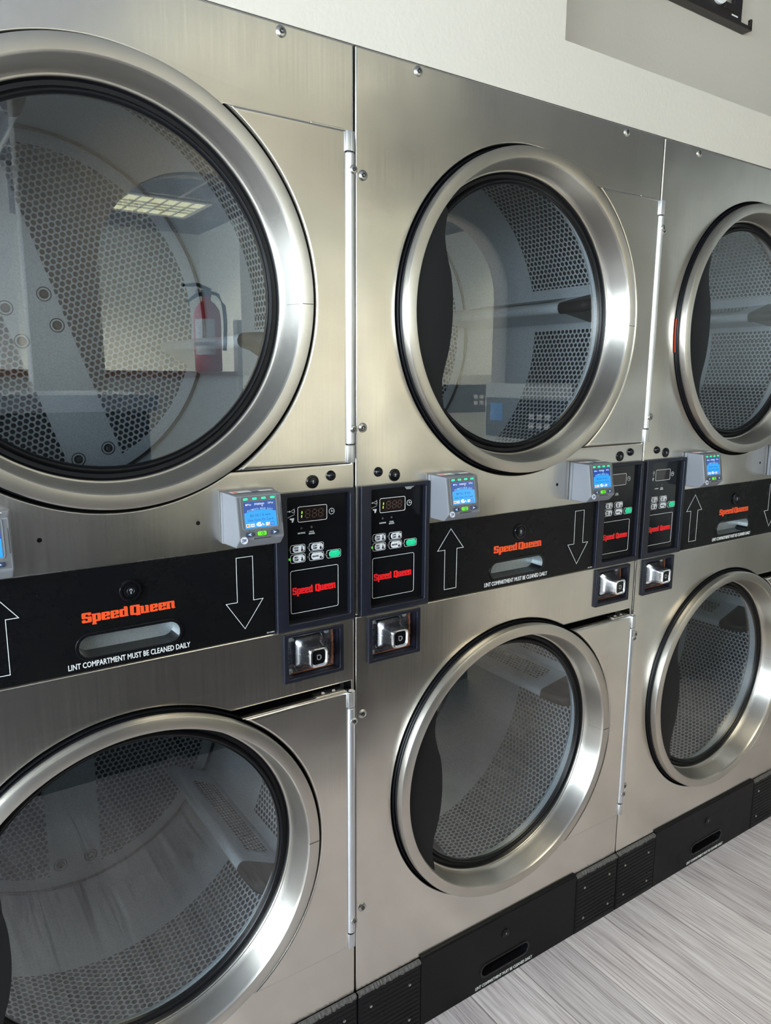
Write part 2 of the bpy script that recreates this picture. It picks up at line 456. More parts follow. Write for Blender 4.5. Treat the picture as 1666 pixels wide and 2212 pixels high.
# ------------------------------------------------------------ the room
def structure(name, bm, m, smooth=0):
    o = finish(bm, name, [m], smooth=smooth); o['kind'] = 'structure'; return o
W = 0.8; H = 1.906
bm = bmesh.new(); box(bm, XL - 0.2, YF - 0.2, -0.1, XR + 0.2, 1.5, 0.0); structure('floor', bm, 'floor')
bm = bmesh.new(); box(bm, XL - 0.2, YF - 0.2, CEIL, XR + 0.2, 1.5, CEIL + 0.1); structure('ceiling', bm, 'ceiling')
# wall over and beside the machines, with the recess that holds the sign
NX, NZ, ND = 0.4778, 2.026, 0.26
bm = bmesh.new()
def wq(x0, z0, x1, z1, y=0.003):
    box(bm, x0, y, z0, x1, y + 0.12, z1)
wq(XL, 0, -W - 0.004, CEIL); wq(-W - 0.004, H + 0.002, NX, CEIL); wq(NX, H + 0.002, 2 * W + 0.004, NZ); wq(2 * W + 0.004, 0, XR, NZ)
box(bm, NX - 0.1, ND, NZ - 0.1, XR, ND + 0.1, CEIL)
box(bm, NX - 0.12, 0.12, NZ - 0.1, NX, ND, CEIL)
box(bm, NX, 0.12, NZ - 0.1, XR, ND, NZ)
structure('wall_back', bm, 'wall')
bm = bmesh.new()
tube(bm, [(NX + 0.263, ND - 0.0005, NZ), (NX + 0.263, ND - 0.0005, CEIL)], 0.0012, 6)
structure('trim_1', bm, 'wall')
# left wall with the shop windows
bm = bmesh.new()
ys = [0.12]
for wy, ww in WIN: ys += [wy + ww / 2, wy - ww / 2]
ys.append(YF)
for a, c in zip(ys[0::2], ys[1::2]): box(bm, XL - 0.12, c, 0, XL, a, CEIL)
for wy, ww in WIN:
    box(bm, XL - 0.12, wy - ww / 2, 0, XL, wy + ww / 2, 0.40); box(bm, XL - 0.12, wy - ww / 2, 2.50, XL, wy + ww / 2, CEIL)
structure('wall_left', bm, 'wallin')
for i, (wy, ww) in enumerate(WIN):
    bm = bmesh.new()
    Tw = Matrix(((0, 0, 1, XL - 0.03), (1, 0, 0, wy), (0, 1, 0, 1.45), (0, 0, 0, 1)))
    flat(bm, [rrect(-ww / 2, -1.05, ww / 2, 1.05, 0.002), rrect(-ww / 2 + .05, -1.0, ww / 2 - .05, 1.0, 0.002)], Tw, 0.05)
    o = structure('window_%d' % (i + 1), bm, 'alu')
    bm = bmesh.new(); flat(bm, [rrect(-ww / 2 + .045, -1.0, ww / 2 - .045, 1.0, 0.002)], Tw, 0.006)
    g = finish(bm, 'window_pane', ['pane'], smooth=0); g.parent = o
def win(i, Tw, ww):
    bm = bmesh.new()
    flat(bm, [rrect(-ww / 2, -1.05, ww / 2, 1.05, 0.002), rrect(-ww / 2 + .05, -1.0, ww / 2 - .05, 1.0, 0.002)], Tw, 0.05)
    o = structure('window_%d' % i, bm, 'alu')
    bm = bmesh.new(); flat(bm, [rrect(-ww / 2 + .045, -1.0, ww / 2 - .045, 1.0, 0.002)], Tw, 0.006)
    g = finish(bm, 'window_pane', ['pane'], smooth=0); g.parent = o
for i, (wx, ww) in enumerate(FWIN):
    win(4 + i, Matrix(((-1, 0, 0, wx), (0, 0, 1, YF - 0.03), (0, 1, 0, 1.45), (0, 0, 0, 1))), ww)
bm = bmesh.new()
xs = [XL]
for wx, ww in FWIN: xs += [wx - ww / 2, wx + ww / 2]
xs.append(1.8)
for a, c in zip(xs[0::2], xs[1::2]): box(bm, a, YF - 0.12, 0, c, YF, CEIL)
for wx, ww in FWIN:
    box(bm, wx - ww / 2, YF - 0.12, 0, wx + ww / 2, YF, 0.40); box(bm, wx - ww / 2, YF - 0.12, 2.50, wx + ww / 2, YF, CEIL)
box(bm, 1.8, YF - 0.12, 0, 1.92, -4.6, CEIL); box(bm, 1.92, -4.72, 0, XR, -4.6, CEIL)
structure('wall_front', bm, 'wallin')
bm = bmesh.new(); box(bm, XR, -4.72, 0, XR + 0.12, 0.12, CEIL); structure('wall_right', bm, 'wallin')
# arched partition across the shop
PY = -2.27
bm = bmesh.new()
ax0, ax1, az, ah, arx = 0.12, 2.42, 1.84, 0.42, 0.46
arch = [(ax1, 0.0)] + [(ax1 - arx + arx * math.cos(PI / 2 * i / 20), az + ah * math.sin(PI / 2 * i / 20)) for i in range(21)] + [(ax0 + arx + arx * math.cos(PI / 2 + PI / 2 * i / 20), az + ah * math.sin(PI / 2 + PI / 2 * i / 20)) for i in range(21)] + [(ax0, 0.0)]
outl = [(ax0 - 0.28, 0), (ax0 - 0.28, CEIL), (XR, CEIL), (XR, 0)] + arch
flat(bm, [outl], front(0, 0, PY), 0.12)
structure('wall_partition', bm, 'partition')

# ceiling lights: recessed troffers with a parabolic louvre
def troffer(x, y, label, watts, lamp='lamp'):
    t = empty('ceiling_light', (x, y, CEIL - 0.001)); tag(t, label, 'ceiling light', 'recessed ceiling lights')
    bm = bmesh.new()
    Td = Matrix(((1, 0, 0, 0), (0, -1, 0, 0), (0, 0, -1, 0), (0, 0, 0, 1)))
    flat(bm, [rrect(-0.6, -0.3, 0.6, 0.3, 0.002), rrect(-0.57, -0.27, 0.57, 0.27, 0.002)], Td @ Matrix.Translation((0, 0, 0.012)), 0.012)
    finish(bm, 'frame', ['signwht'], t, smooth=0)
    bm = bmesh.new(); box(bm, -0.57, -0.27, -0.004, 0.57, 0.27, -0.001)
    finish(bm, 'diffuser', [M[lamp]], t, smooth=0)
    bm = bmesh.new()
    for i in range(1, 12): box(bm, -0.57 + i * 0.095 - 0.004, -0.27, -0.014, -0.57 + i * 0.095 + 0.004, 0.27, -0.0045)
    for j in (-0.09, 0.0, 0.09): box(bm, -0.57, j - 0.004, -0.015, 0.57, j + 0.004, -0.0045)
    finish(bm, 'louvre', ['alu'], t, smooth=0)
    l = area_light('troffer_light', (0, 0, -0.03), (0, 0, 0), 1.1, 0.5, watts, (1.0, 0.95, 0.76)); l.parent = t
    l.data.spread = math.radians(110)
M['lamp2'] = mat('dim_lamp_glow', (0.8, 0.8, 0.7), 0.5, emit=(1.0, 1.0, 0.72), estr=0.9)
M['lamp'] = mat('lamp_glow', (0.8, 0.8, 0.7), 0.5, emit=(0.97, 1.0, 0.60), estr=3.6)
troffer(0.85, -4.55, 'lit louvred ceiling light nearest the far corner of the shop', 75)
troffer(-1.6, -3.4, 'lit louvred ceiling light in front of the shop windows', 60)
troffer(0.75, -1.75, 'lit louvred ceiling light over the dryer aisle', 24, 'lamp2')
troffer(2.7, -3.4, 'lit louvred ceiling light over the washers beyond the arch', 80)

# ------------------------------------------------------------ stacked dryer
ZU, ZL, DX = 1.5055, 0.5580, 0.4005
RO = 0.3135         # door hole in the front panel

def door_hole(zc, zt=0.2755):
    """outline: door circle joined with the recess that takes the hinge plate"""
    R = 0.3165; xr, zb = 0.7915 - DX, -0.2682
    at, ab = math.asin(zt / R), math.asin(zb / R)
    pts = [(DX + R * math.cos(a), zc + R * math.sin(a)) for a in [at + (2 * PI + ab - at) * i / 120 for i in range(121)]]
    pts += [(DX + xr, zc + zb), (DX + xr, zc + zt)]
    return pts

def screw(parent, x, z, y=0.0, r=0.0085, m='screw'):
    if 'screw' not in CACHE:
        bm = bmesh.new()
        lathe(bm, [(0.0001, -0.0015), (0.0036, -0.0015), (0.0040, 0.0032), (0.0062, 0.0028), (0.0085, 0.0012), (0.0088, 0.0), (0.0088, -0.001)], FT, 24)
        lathe(bm, [(0.0, 0.0006), (0.0034, 0.0006)], FT, 6, 1)
        lathe(bm, [(0.0, 0.0030), (0.0012, 0.0030), (0.0012, 0.0)], FT, 8)
        fixn(bm)
        o = finish(bm, 'screw', ['screw', 'screwdark'], parent, (x, y, z)); CACHE['screw'] = o.data
    else:
        o = bpy.data.objects.new('screw', CACHE['screw']); COL.objects.link(o); o.parent = parent; o.location = (x, y, z)
    o.scale = (r / 0.0085,) * 3
    return o
CACHE = {}

def make_door(parent, zc, name):
    # stainless ring with its outer return and inner bevel
    bm = bmesh.new()
    prof = [(0.3000, -0.006), (0.3030, 0.0030), (0.3075, 0.0075), (0.3090, 0.0085), (0.3093, 0.0095), (0.3093, 0.0205), (0.3083, 0.0230), (0.3062, 0.0240),
            (0.2905, 0.0240), (0.2880, 0.0234), (0.2866, 0.0215), (0.2855, 0.018), (0.2792, -0.0150), (0.2780, -0.0215), (0.2760, -0.0255),
            (0.2738, -0.0262), (0.2730, -0.0275), (0.2730, -0.034), (0.300, -0.034)]
    lathe(bm, prof, FT, 192, close=True)
    fixn(bm)
    d = finish(bm, name, ['ring'], parent, (DX, 0, zc), smooth=28)
    # weld seam across the ring, right side
    bm = bmesh.new()
    for r0, y0, r1, y1 in ((0.2795, 0.0150, 0.2858, -0.0182), (0.2870, -0.0242, 0.3078, -0.0243)):
        tube(bm, [(r0, y0 - 0.0003, -0.006), (r1, y1, -0.006)], 0.0005, 5)
    finish(bm, 'weld_seam', ['screwdark'], d)
    # black rubber seal between door and cabinet
    bm = bmesh.new()
    lathe(bm, [(0.300, -0.004), (0.3015, 0.0015), (0.3045, 0.003), (0.3068, 0.0012), (0.3080, -0.002), (0.3100, -0.0005), (0.3115, 0.0010), (0.3128, -0.0010), (0.3134, -0.006), (0.3134, -0.016), (0.300, -0.016)], FT, 160, close=True)
    fixn(bm); finish(bm, 'door_seal', ['rubber'], d)
    # gasket holding the glass
    bm = bmesh.new()
    lathe(bm, [(0.2738, -0.030), (0.2700, -0.0345), (0.2640, -0.0350), (0.2618, -0.0310), (0.2600, -0.0275), (0.2580, -0.0258), (0.2560, -0.0265), (0.2545, -0.0290), (0.2532, -0.0285), (0.2522, -0.0300), (0.2522, -0.0360), (0.2740, -0.045)], FT, 160, close=True)
    fixn(bm); finish(bm, 'glass_gasket', ['rubber'], d)
    bm = bmesh.new(); lathe(bm, [(0.0, 0.0), (0.2540, 0.0)], Matrix.Translation((0, 0.0300, 0)) @ FT, 96)
    finish(bm, 'door_glass', ['glass'], d, smooth=0)
    # wavy black pull plate inside the ring at the left
    wav = [(-0.2190, 0.178), (-0.2155, 0.168), (-0.2190, 0.150), (-0.2207, 0.130), (-0.2185, 0.112), (-0.2125, 0.088), (-0.2052, 0.066), (-0.2005, 0.035), (-0.1994, 0.010), (-0.1994, -0.015),
           (-0.2020, -0.045), (-0.2075, -0.075), (-0.2150, -0.100), (-0.2195, -0.118), (-0.2212, -0.135), (-0.2205, -0.150), (-0.2165, -0.170), (-0.2145, -0.184)]
    # smooth the edge
    fine = []
    for i in range(len(wav) - 1):
        p0, p1, p2, p3 = wav[max(i - 1, 0)], wav[i], wav[i + 1], wav[min(i + 2, len(wav) - 1)]
        for k in range(5):
            t = k / 5
            fine.append(tuple(0.5 * (2 * p1[j] + (p2[j] - p0[j]) * t + (2 * p0[j] - 5 * p1[j] + 4 * p2[j] - p3[j]) * t * t + (3 * p1[j] - p0[j] - 3 * p2[j] + p3[j]) * t ** 3) for j in (0, 1)))
    a0 = PI + math.asin(0.186 / 0.284); a1 = PI - math.asin(0.180 / 0.284)
    arc = [(0.284 * math.cos(a0 + (a1 - a0) * i / 40), 0.284 * math.sin(a0 + (a1 - a0) * i / 40)) for i in range(41)]
    bm = bmesh.new(); flat(bm, [fine + [wav[-1]] + arc], front(0, 0, -0.015), 0.0025, 0.0006)
    finish(bm, 'pull_plate', ['handle'], d)
    # flat hinge plate to the right of the ring
    R = 0.3150; hh = 0.2658; a = math.asin(hh / R); xr = 0.7735 - DX
    arc = [(R * math.cos(-a + 2 * a * i / 60), R * math.sin(-a + 2 * a * i / 60)) for i in range(61)]
    bm = bmesh.new(); flat(bm, [[(xr, -hh)] + [(xr, hh)] + arc[::-1]], front(0, 0, -0.0190), 0.0190, 0.0048, res=5)
    # hinge leaf on the top return
    box(bm, xr - 0.062, -0.0150, hh - 0.001, xr - 0.003, 0.0060, hh + 0.0022, bevel=0.001)
    for hx in (-0.044, -0.022):
        lathe(bm, [(0.0026, 0.0), (0.0026, -0.002), (0.0, -0.002)], Matrix.Translation((xr + hx, -0.004, hh + 0.0027)), 12, 1)
        lathe(bm, [(0.0040, 0.0), (0.0026, 0.0012), (0.0024, -0.0005)], Matrix.Translation((xr + hx, -0.004, hh + 0.0021)), 12, 0)
    finish(bm, 'hinge_plate', ['steel', 'screwdark'], d, smooth=50, wn_mod=True)
    # hinge tube with its end blocks
    bm = bmesh.new()
    hx = 0.7803 - DX; hy = -0.0150
    lathe(bm, [(0.0, -0.2325), (0.0078, -0.2325), (0.0088, -0.2315), (0.0088, 0.2315), (0.0078, 0.2325), (0.0, 0.2325)], Matrix.Translation((hx, hy, 0)), 28)
    for s in (-1, 1):
        lathe(bm, [(0.0, s * 0.2325), (0.0070, s * 0.2325), (0.0070, s * 0.2345), (0.0, s * 0.2345)], Matrix.Translation((hx, hy, 0)), 20, 1)
        z0, z1 = sorted((s * 0.2345, s * 0.2640))
        lathe(bm, [(0.0, z0), (0.0086, z0), (0.0088, z0 + 0.0008), (0.0088, z1 - 0.0008), (0.0086, z1), (0.0, z1)], Matrix.Translation((hx, hy, 0)), 24)
        box(bm, hx - 0.0088, hy - 0.0086, z0, hx + 0.001, hy + 0.010, z1, bevel=0.0006)
        lathe(bm, [(0.0040, z1 + 0.0001), (0.0030, z1 + 0.0012), (0.0, z1 + 0.0012)], Matrix.Translation((hx, hy, 0)), 14)
    fixn(bm)
    finish(bm, 'hinge_tube', ['alu', 'screwdark'], d)
    for z in (0.207, -0.207): screw(d, hx + 0.0030, z, hy - 0.0082, 0.0070)
    return d

def make_drum(parent, zc, name, rib_ang, rough_lint=True):
    RD, Y0, YP, YR = 0.370, 0.070, 0.342, 0.620
    bm = bmesh.new(); uvl = bm.loops.layers.uv.new('UVMap')
    NA = 180
    def solid_at(adeg, y):      # plain strips under the ribs
        d = (adeg - rib_ang + 4.0 + 60) % 120 - 60
        return abs(d) < 8.2
    def cylquad(i, ya, yb, mi):
        a, c = 2 * PI * i / NA, 2 * PI * (i + 1) / NA
        vs = [bm.verts.new((RD * math.cos(t), y, RD * math.sin(t))) for t, y in ((a, ya), (c, ya), (c, yb), (a, yb))]
        f = bm.faces.new(vs); f.material_index = mi; f.smooth = True
        for l, (t, y) in zip(f.loops, ((a, ya), (c, ya), (c, yb), (a, yb))): l[uvl].uv = (y, t * RD)
    for i in range(NA):
        am = 360 * (i + 0.5) / NA
        cylquad(i, Y0, Y0 + 0.022, 0)
        cylquad(i, Y0 + 0.022, YP, 0 if solid_at(am, 0) else 1)
        cylquad(i, YP, YR, 0)
    # front flange and rear disc
    def disc(y, r0, r1, fn, NR, n=NA):
        for j in range(NR):
            ra, rb = r0 + (r1 - r0) * j / NR, r0 + (r1 - r0) * (j + 1) / NR
            for i in range(n):
                a, c = 2 * PI * i / n, 2 * PI * (i + 1) / n
                pts = [(rr * math.cos(t), rr * math.sin(t)) for rr, t in ((ra, a), (ra, c), (rb, c), (rb, a))]
                if ra < 1e-6: pts = pts[1:]
                f = bm.faces.new([bm.verts.new((p[0], y, p[1])) for p in pts])
                cx = sum(p[0] for p in pts) / len(pts); cz = sum(p[1] for p in pts) / len(pts)
                f.material_index = fn(cx, cz)
                for l, p in zip(f.loops, pts): l[uvl].uv = (p[0] * ca + p[1] * sa, -p[0] * sa + p[1] * ca)
    st = math.radians(rib_ang - 62.0)      # direction of the plain strip across the rear disc
    ca, sa = math.cos(st + PI/2), math.sin(st + PI/2)
    disc(Y0, 0.276, RD, lambda x, z: 0, 1)
    # rear disc: grid of cells so that the plain strip has a straight edge
    hw = 0.0572
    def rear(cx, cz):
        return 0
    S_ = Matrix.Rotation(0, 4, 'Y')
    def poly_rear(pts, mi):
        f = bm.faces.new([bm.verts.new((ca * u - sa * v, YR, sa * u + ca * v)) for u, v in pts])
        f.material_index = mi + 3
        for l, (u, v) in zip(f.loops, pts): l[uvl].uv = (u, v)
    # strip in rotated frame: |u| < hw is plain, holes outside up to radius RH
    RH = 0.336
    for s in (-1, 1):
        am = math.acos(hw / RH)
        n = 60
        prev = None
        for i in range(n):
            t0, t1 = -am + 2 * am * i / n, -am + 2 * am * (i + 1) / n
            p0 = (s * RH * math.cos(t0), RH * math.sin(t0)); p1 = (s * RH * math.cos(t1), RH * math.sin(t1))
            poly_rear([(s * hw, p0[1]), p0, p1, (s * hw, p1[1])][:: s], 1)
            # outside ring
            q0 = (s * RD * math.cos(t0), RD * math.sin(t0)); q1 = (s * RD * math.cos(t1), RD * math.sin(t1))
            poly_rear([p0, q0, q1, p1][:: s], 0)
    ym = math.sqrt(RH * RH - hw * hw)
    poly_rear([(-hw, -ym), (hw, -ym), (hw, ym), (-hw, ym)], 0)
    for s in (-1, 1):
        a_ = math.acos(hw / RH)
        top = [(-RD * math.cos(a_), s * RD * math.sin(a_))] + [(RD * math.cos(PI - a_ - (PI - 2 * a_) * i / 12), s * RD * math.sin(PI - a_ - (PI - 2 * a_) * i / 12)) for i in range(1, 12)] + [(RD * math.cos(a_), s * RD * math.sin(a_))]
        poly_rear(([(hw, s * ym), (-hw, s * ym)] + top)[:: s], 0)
    # raised bead where disc meets cylinder
    lathe(bm, [(RD - 0.001, -YR + 0.004), (RD - 0.006, -YR + 0.005), (RD - 0.008, -YR + 0.001)], FT, 120, 2)
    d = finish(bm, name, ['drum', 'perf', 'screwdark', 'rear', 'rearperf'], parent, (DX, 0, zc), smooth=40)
    d.name = name
    # bolts of the rear disc
    def bolt(u, v):
        x, z = ca * u - sa * v, sa * u + ca * v
        if 'bolt' not in CACHE:
            b_ = bmesh.new()
            lathe(b_, [(0.0, 0.003), (0.0035, 0.003), (0.0035, 0.006), (0.0065, 0.0055), (0.0092, 0.002), (0.0095, 0.0)], FT, 20)
            lathe(b_, [(0.0150, 0.0008), (0.0140, 0.0016), (0.0130, 0.0002)], FT, 24)
            fixn(b_)
            o = finish(b_, 'bolt', ['screwdark'], d, (x, YR - 0.0005, z)); CACHE['bolt'] = o.data
        else:
            o = bpy.data.objects.new('bolt', CACHE['bolt']); COL.objects.link(o); o.parent = d; o.location = (x, YR - 0.0005, z)
    for u, v in ((0.036, 0.030), (0.036, -0.036), (-0.042, 0.040), (-0.045, -0.030), (0.034, -0.310), (-0.034, -0.305), (0.034, 0.308), (-0.034, 0.308)):
        bolt(u, -v)
    # three ribs (baffles)
    for k in range(3):
        ang = math.radians(rib_ang + 120 * k)
        if 'rib' not in CACHE:
            b_ = bmesh.new(); ul = b_.loops.layers.uv.new('UVMap')
            # cross-section in local frame: +x radial outwards, +z towards larger angle
            sec = [(RD * math.cos(0), 0.0), (0.300, -0.0015)]
            cx_, cz_, rr = 0.272, -0.0150, 0.0125
            for i in range(7):
                t = math.radians(80 + i * 33)
                sec.append((cx_ + rr * math.cos(t), cz_ + rr * math.sin(t)))
            sec += [(0.285, -0.0290), (RD - 0.006, -0.0620)]
            ysl = [0.150, 0.185, 0.460, YR - 0.02]
            def srow(y, sh): return [(x + sh * (RD - x) / 0.11, y, z) for x, z in sec]
            rows = [srow(y, 0.0) for y in ysl]
            vr = [[b_.verts.new(p) for p in r] for r in rows]
            for a in range(len(rows) - 1):
                for j in range(len(sec) - 1):
                    f = b_.faces.new((vr[a][j], vr[a][j + 1], vr[a + 1][j + 1], vr[a + 1][j]))
                    for l in f.loops:
                        l[ul].uv = (l.vert.co.y, l.vert.co.x)
            # perforated patch let into the upper face
            def patch(ya, yb, xa, xb):
                vs = [b_.verts.new((x, y, -0.0009 - 0.0006 * 0 + (0.0 if x > 0.33 else -0.0004) + 0.0018)) for x, y in ((xa, ya), (xb, ya), (xb, yb), (xa, yb))]
                f = b_.faces.new(vs); f.material_index = 1
                for l in f.loops: l[ul].uv = (l.vert.co.y * 1.15, l.vert.co.x * 1.15)
            patch(0.205, 0.52, 0.292, 0.350)
            fixn(b_)
            o = finish(b_, 'rib', ['drum', M['ribperf']], d, (0, 0, 0), smooth=45); CACHE['rib'] = o.data
            c_ = bmesh.new()
            # moulded black end cap, tapering towards the drum mouth
            rows = []
            for y, sh, ex in ((0.158, 0.0, 0.0012), (0.150, 0.0, 0.0012), (0.120, 0.001, 0.001), (0.092, 0.006, 0.001), (0.074, 0.028, 0.0)):
                rows.append([(min(x + sh, RD) - (ex if x < 0.29 else 0), y, z + (ex if z > -0.012 else -ex)) for x, z in sec])
            vr = [[c_.verts.new(p) for p in r] for r in rows]
            for a in range(len(rows) - 1):
                for j in range(len(sec) - 1): c_.faces.new((vr[a][j], vr[a][j + 1], vr[a + 1][j + 1], vr[a + 1][j]))
            c_.faces.new(vr[-1])
            fixn(c_)
            o2 = finish(c_, 'rib_cap', ['handle'], d, (0, 0, 0), smooth=40); CACHE['cap'] = o2.data
        else:
            o = bpy.data.objects.new('rib', CACHE['rib']); COL.objects.link(o); o.parent = d
            o2 = bpy.data.objects.new('rib_cap', CACHE['cap']); COL.objects.link(o2); o2.parent = d
        o.rotation_euler = (0, -ang, 0); o2.rotation_euler = (0, -ang, 0)
    return d
# rib perforation: dark punched holes opening into the hollow rib
M['ribperf'] = M['perf'].copy(); M['ribperf'].name = 'perforated_rib_sheet'
_ns, _ls = M['ribperf'].node_tree.nodes, M['ribperf'].node_tree.links
_dk = _ns.new('ShaderNodeBsdfDiffuse'); _dk.inputs[0].default_value = (0.01, 0.01, 0.01, 1)
_mx = [n for n in _ns if n.type == 'MIX_SHADER'][0]; _ls.new(_dk.outputs[0], _mx.inputs[2])

def pill_outline(x0, z0, x1, z1, t=0.0009):
    return [rrect(x0, z0, x1, z1, 0.0035), rrect(x0 + t, z0 + t, x1 - t, z1 - t, 0.0027)]

def lamp_dot(parent, x, y, z, on):
    k = 'dot%d' % bool(on)
    if k not in CACHE:
        bm = bmesh.new(); lathe(bm, [(0.0, 0.0016), (0.0014, 0.0013), (0.0021, 0.0004), (0.0023, -0.0006)], FT, 16)
        o = finish(bm, 'indicator_light', ['ledon' if on else 'ledoff'], parent, (x, y, z)); CACHE[k] = o.data
    else:
        o = bpy.data.objects.new('indicator_light', CACHE[k]); COL.objects.link(o); o.parent = parent; o.location = (x, y, z)

def make_control(parent, ox, digits, side):
    """ox: left edge of the frame; all x below are measured on the left-hand panel, whose frame starts at 0.0065"""
    c = empty('control_panel', (ox - 0.0065, 0, 0), parent)
    YI = -0.0005
    bm = bmesh.new()
    flat(bm, [rrect(0.0065, 0.9560, 0.1600, 1.1960, 0.002), rrect(0.0285, 0.9690, 0.1500, 1.1885, 0.003)], front(0, 0, -0.011), 0.012, 0.0022, res=3)
    o = finish(bm, 'bezel', ['plas'], c, smooth=40, wn_mod=True)
    bm = bmesh.new()
    flat(bm, [rrect(0.0255, 0.966, 0.1530, 1.1915, 0.002)], front(0, 0, YI), 0.002)
    finish(bm, 'overlay', ['gloss'], c, smooth=0)
    YT = YI - 0.0003
    F = lambda x=0, z=0, y=YT: front(x, z, y)
    # display
    bm = bmesh.new(); flat(bm, [rrect(0.0528, 1.1435, 0.1085, 1.1690, 0.003)], F(), 0.0004)
    dsp = finish(bm, 'display', ['dispbg'], c, smooth=0)
    bm = bmesh.new(); flat(bm, [rrect(0.0520, 1.1427, 0.1092, 1.1698, 0.0035), rrect(0.0529, 1.1436, 0.1083, 1.1689, 0.0028)], F(y=YT - 0.0002), 0.0004)
    # print: clock, faucet icon, leds' words
    flat(bm, [circ(0.1184, 1.1563, 0.0055, 28), circ(0.1184, 1.1563, 0.0048, 28)], F(), 0.0004)
    flat(bm, [circ(0.1184, 1.1563, 0.0010, 12)], F(), 0.0004)
    flat(bm, [rrect(0.1184, 1.1560, 0.1226, 1.1566, 0.0002)], F(), 0.0004)
    flat(bm, [rrect(0.1181, 1.1563, 0.1187, 1.1598, 0.0002)], F(), 0.0004)
    # drying / cooling pictograms left of the display
    flat(bm, [circ(0.0440, 1.1630, 0.0030, 16), circ(0.0440, 1.1630, 0.0024, 16)], F(), 0.0004)
    flat(bm, [[(0.0330, 1.1625), (0.0370, 1.1625), (0.0370, 1.1612), (0.0395, 1.1630), (0.0370, 1.1648), (0.0370, 1.1635), (0.0330, 1.1635)]], F(), 0.0004)
    flat(bm, [[(0.0455, 1.1590), (0.0462, 1.1590), (0.0462, 1.1675), (0.0455, 1.1675)]], F(), 0.0004)
    flat(bm, [[(0.0335, 1.1530), (0.0338, 1.1525), (0.0466, 1.1570), (0.0464, 1.1575)]], F(), 0.0004)
    flat(bm, [[(0.0375, 1.1512), (0.0455, 1.1512), (0.0455, 1.1495), (0.0435, 1.1440), (0.0410, 1.1440), (0.0410, 1.1480), (0.0375, 1.1490)]], F(), 0.0004)
    text(bm, 'DRYING', F(0.0590, 1.1240), w=0.0140, h=0.0026, bold=0.01)
    text(bm, 'COOL\nDOWN', F(0.0788, 1.1228), w=0.0110, h=0.0060, bold=0.01)
    # big logo box
    flat(bm, [rrect(0.0366, 0.9835, 0.1312, 1.0600, 0.004), rrect(0.0374, 0.9843, 0.1304, 1.0592, 0.0033)], F(), 0.0004)
    cells = [(0.0356, 1.0900, 0.0658, 1.1046, 'HIGH\nTEMP'), (0.0356, 1.0730, 0.0658, 1.0880, 'MED\nTEMP'), (0.0714, 1.0898, 0.1020, 1.1042, 'LOW\nTEMP'), (0.0714, 1.0730, 0.1020, 1.0878, 'DELICATES')]
    for x0, z0, x1, z1, s in cells: flat(bm, pill_outline(x0 + 0.0018, z0, x1, z1, 0.0006), F(), 0.0004)
    flat(bm, pill_outline(0.1078, 1.0728, 0.1367, 1.0875, 0.0006), F(), 0.0004)
    finish(bm, 'printed_outlines', ['white'], c, smooth=0)
    for i, (x0, z0, x1, z1, s) in enumerate(cells + [(0.106, 1.0728, 0.1367, 1.0875, '')]):
        zc = (z0 + z1) / 2
        lamp_dot(c, x0 + 0.0002, YT, zc, i == 1 and digits)
    for x in (0.0590, 0.0787): lamp_dot(c, x, YT, 1.1325, False)
    for x0, z0, x1, z1, s in cells:
        zc = (z0 + z1) / 2
        bm = bmesh.new()
        flat(bm, [rrect(x0 + 0.0062, z0 + 0.0016, x1 - 0.0016, z1 - 0.0016, 0.0050)], front(0, 0, YT - 0.0008), 0.0014, 0.0004)
        text(bm, s, front(x0 + (0.0125 if s != 'DELICATES' else 0.0135), zc, YT - 0.0010), w=0.0085 if s != 'DELICATES' else 0.0120, h=0.0078 if s != 'DELICATES' else 0.0030, bold=0.02, mi=1)
        xb = x1 - 0.0066
        flat(bm, [circ(xb, zc - 0.0028, 0.0022, 16)], front(0, 0, YT - 0.0010), 0.0004, mi=1)
        flat(bm, [rrect(xb - 0.0010, zc - 0.0028, xb + 0.0010, zc + 0.0042, 0.0009)], front(0, 0, YT - 0.0010), 0.0004, mi=1)
        if s != 'HIGH\nTEMP':
            top = {'MED\nTEMP': 0.0018, 'LOW\nTEMP': 0.0004, 'DELICATES': -0.0012}[s]
            flat(bm, [rrect(xb - 0.0006, zc + top, xb + 0.0006, zc + 0.0038, 0.0003)], front(0, 0, YT - 0.0013), 0.0004, mi=0)
        finish(bm, 'temperature_button', ['pill', 'pilltxt'], c, smooth=0)
    bm = bmesh.new()
    flat(bm, [rrect(0.1125, 1.0742, 0.1352, 1.0862, 0.0055)], front(0, 0, YT - 0.0008), 0.0014, 0.0004)
    text(bm, 'START', front(0.1238, 1.0838, YT - 0.0009), w=0.0140, h=0.0024, mi=1, bold=0.01)
    flat(bm, [[(0.1238, 1.0780), (0.1256, 1.0798), (0.1238, 1.0816), (0.1220, 1.0798)], [(0.1238, 1.0785), (0.1251, 1.0798), (0.1238, 1.0811), (0.1225, 1.0798)]], front(0, 0, YT - 0.0009), 0.0004, mi=1)
    finish(bm, 'start_button', ['greenbtn', M['greenprint']], c, smooth=0)
    bm = bmesh.new()
    logo(bm, F(0.0829, 1.0222), 0.0855, 0.0128, gap=True)
    finish(bm, 'logo', ['red'], c, smooth=0)
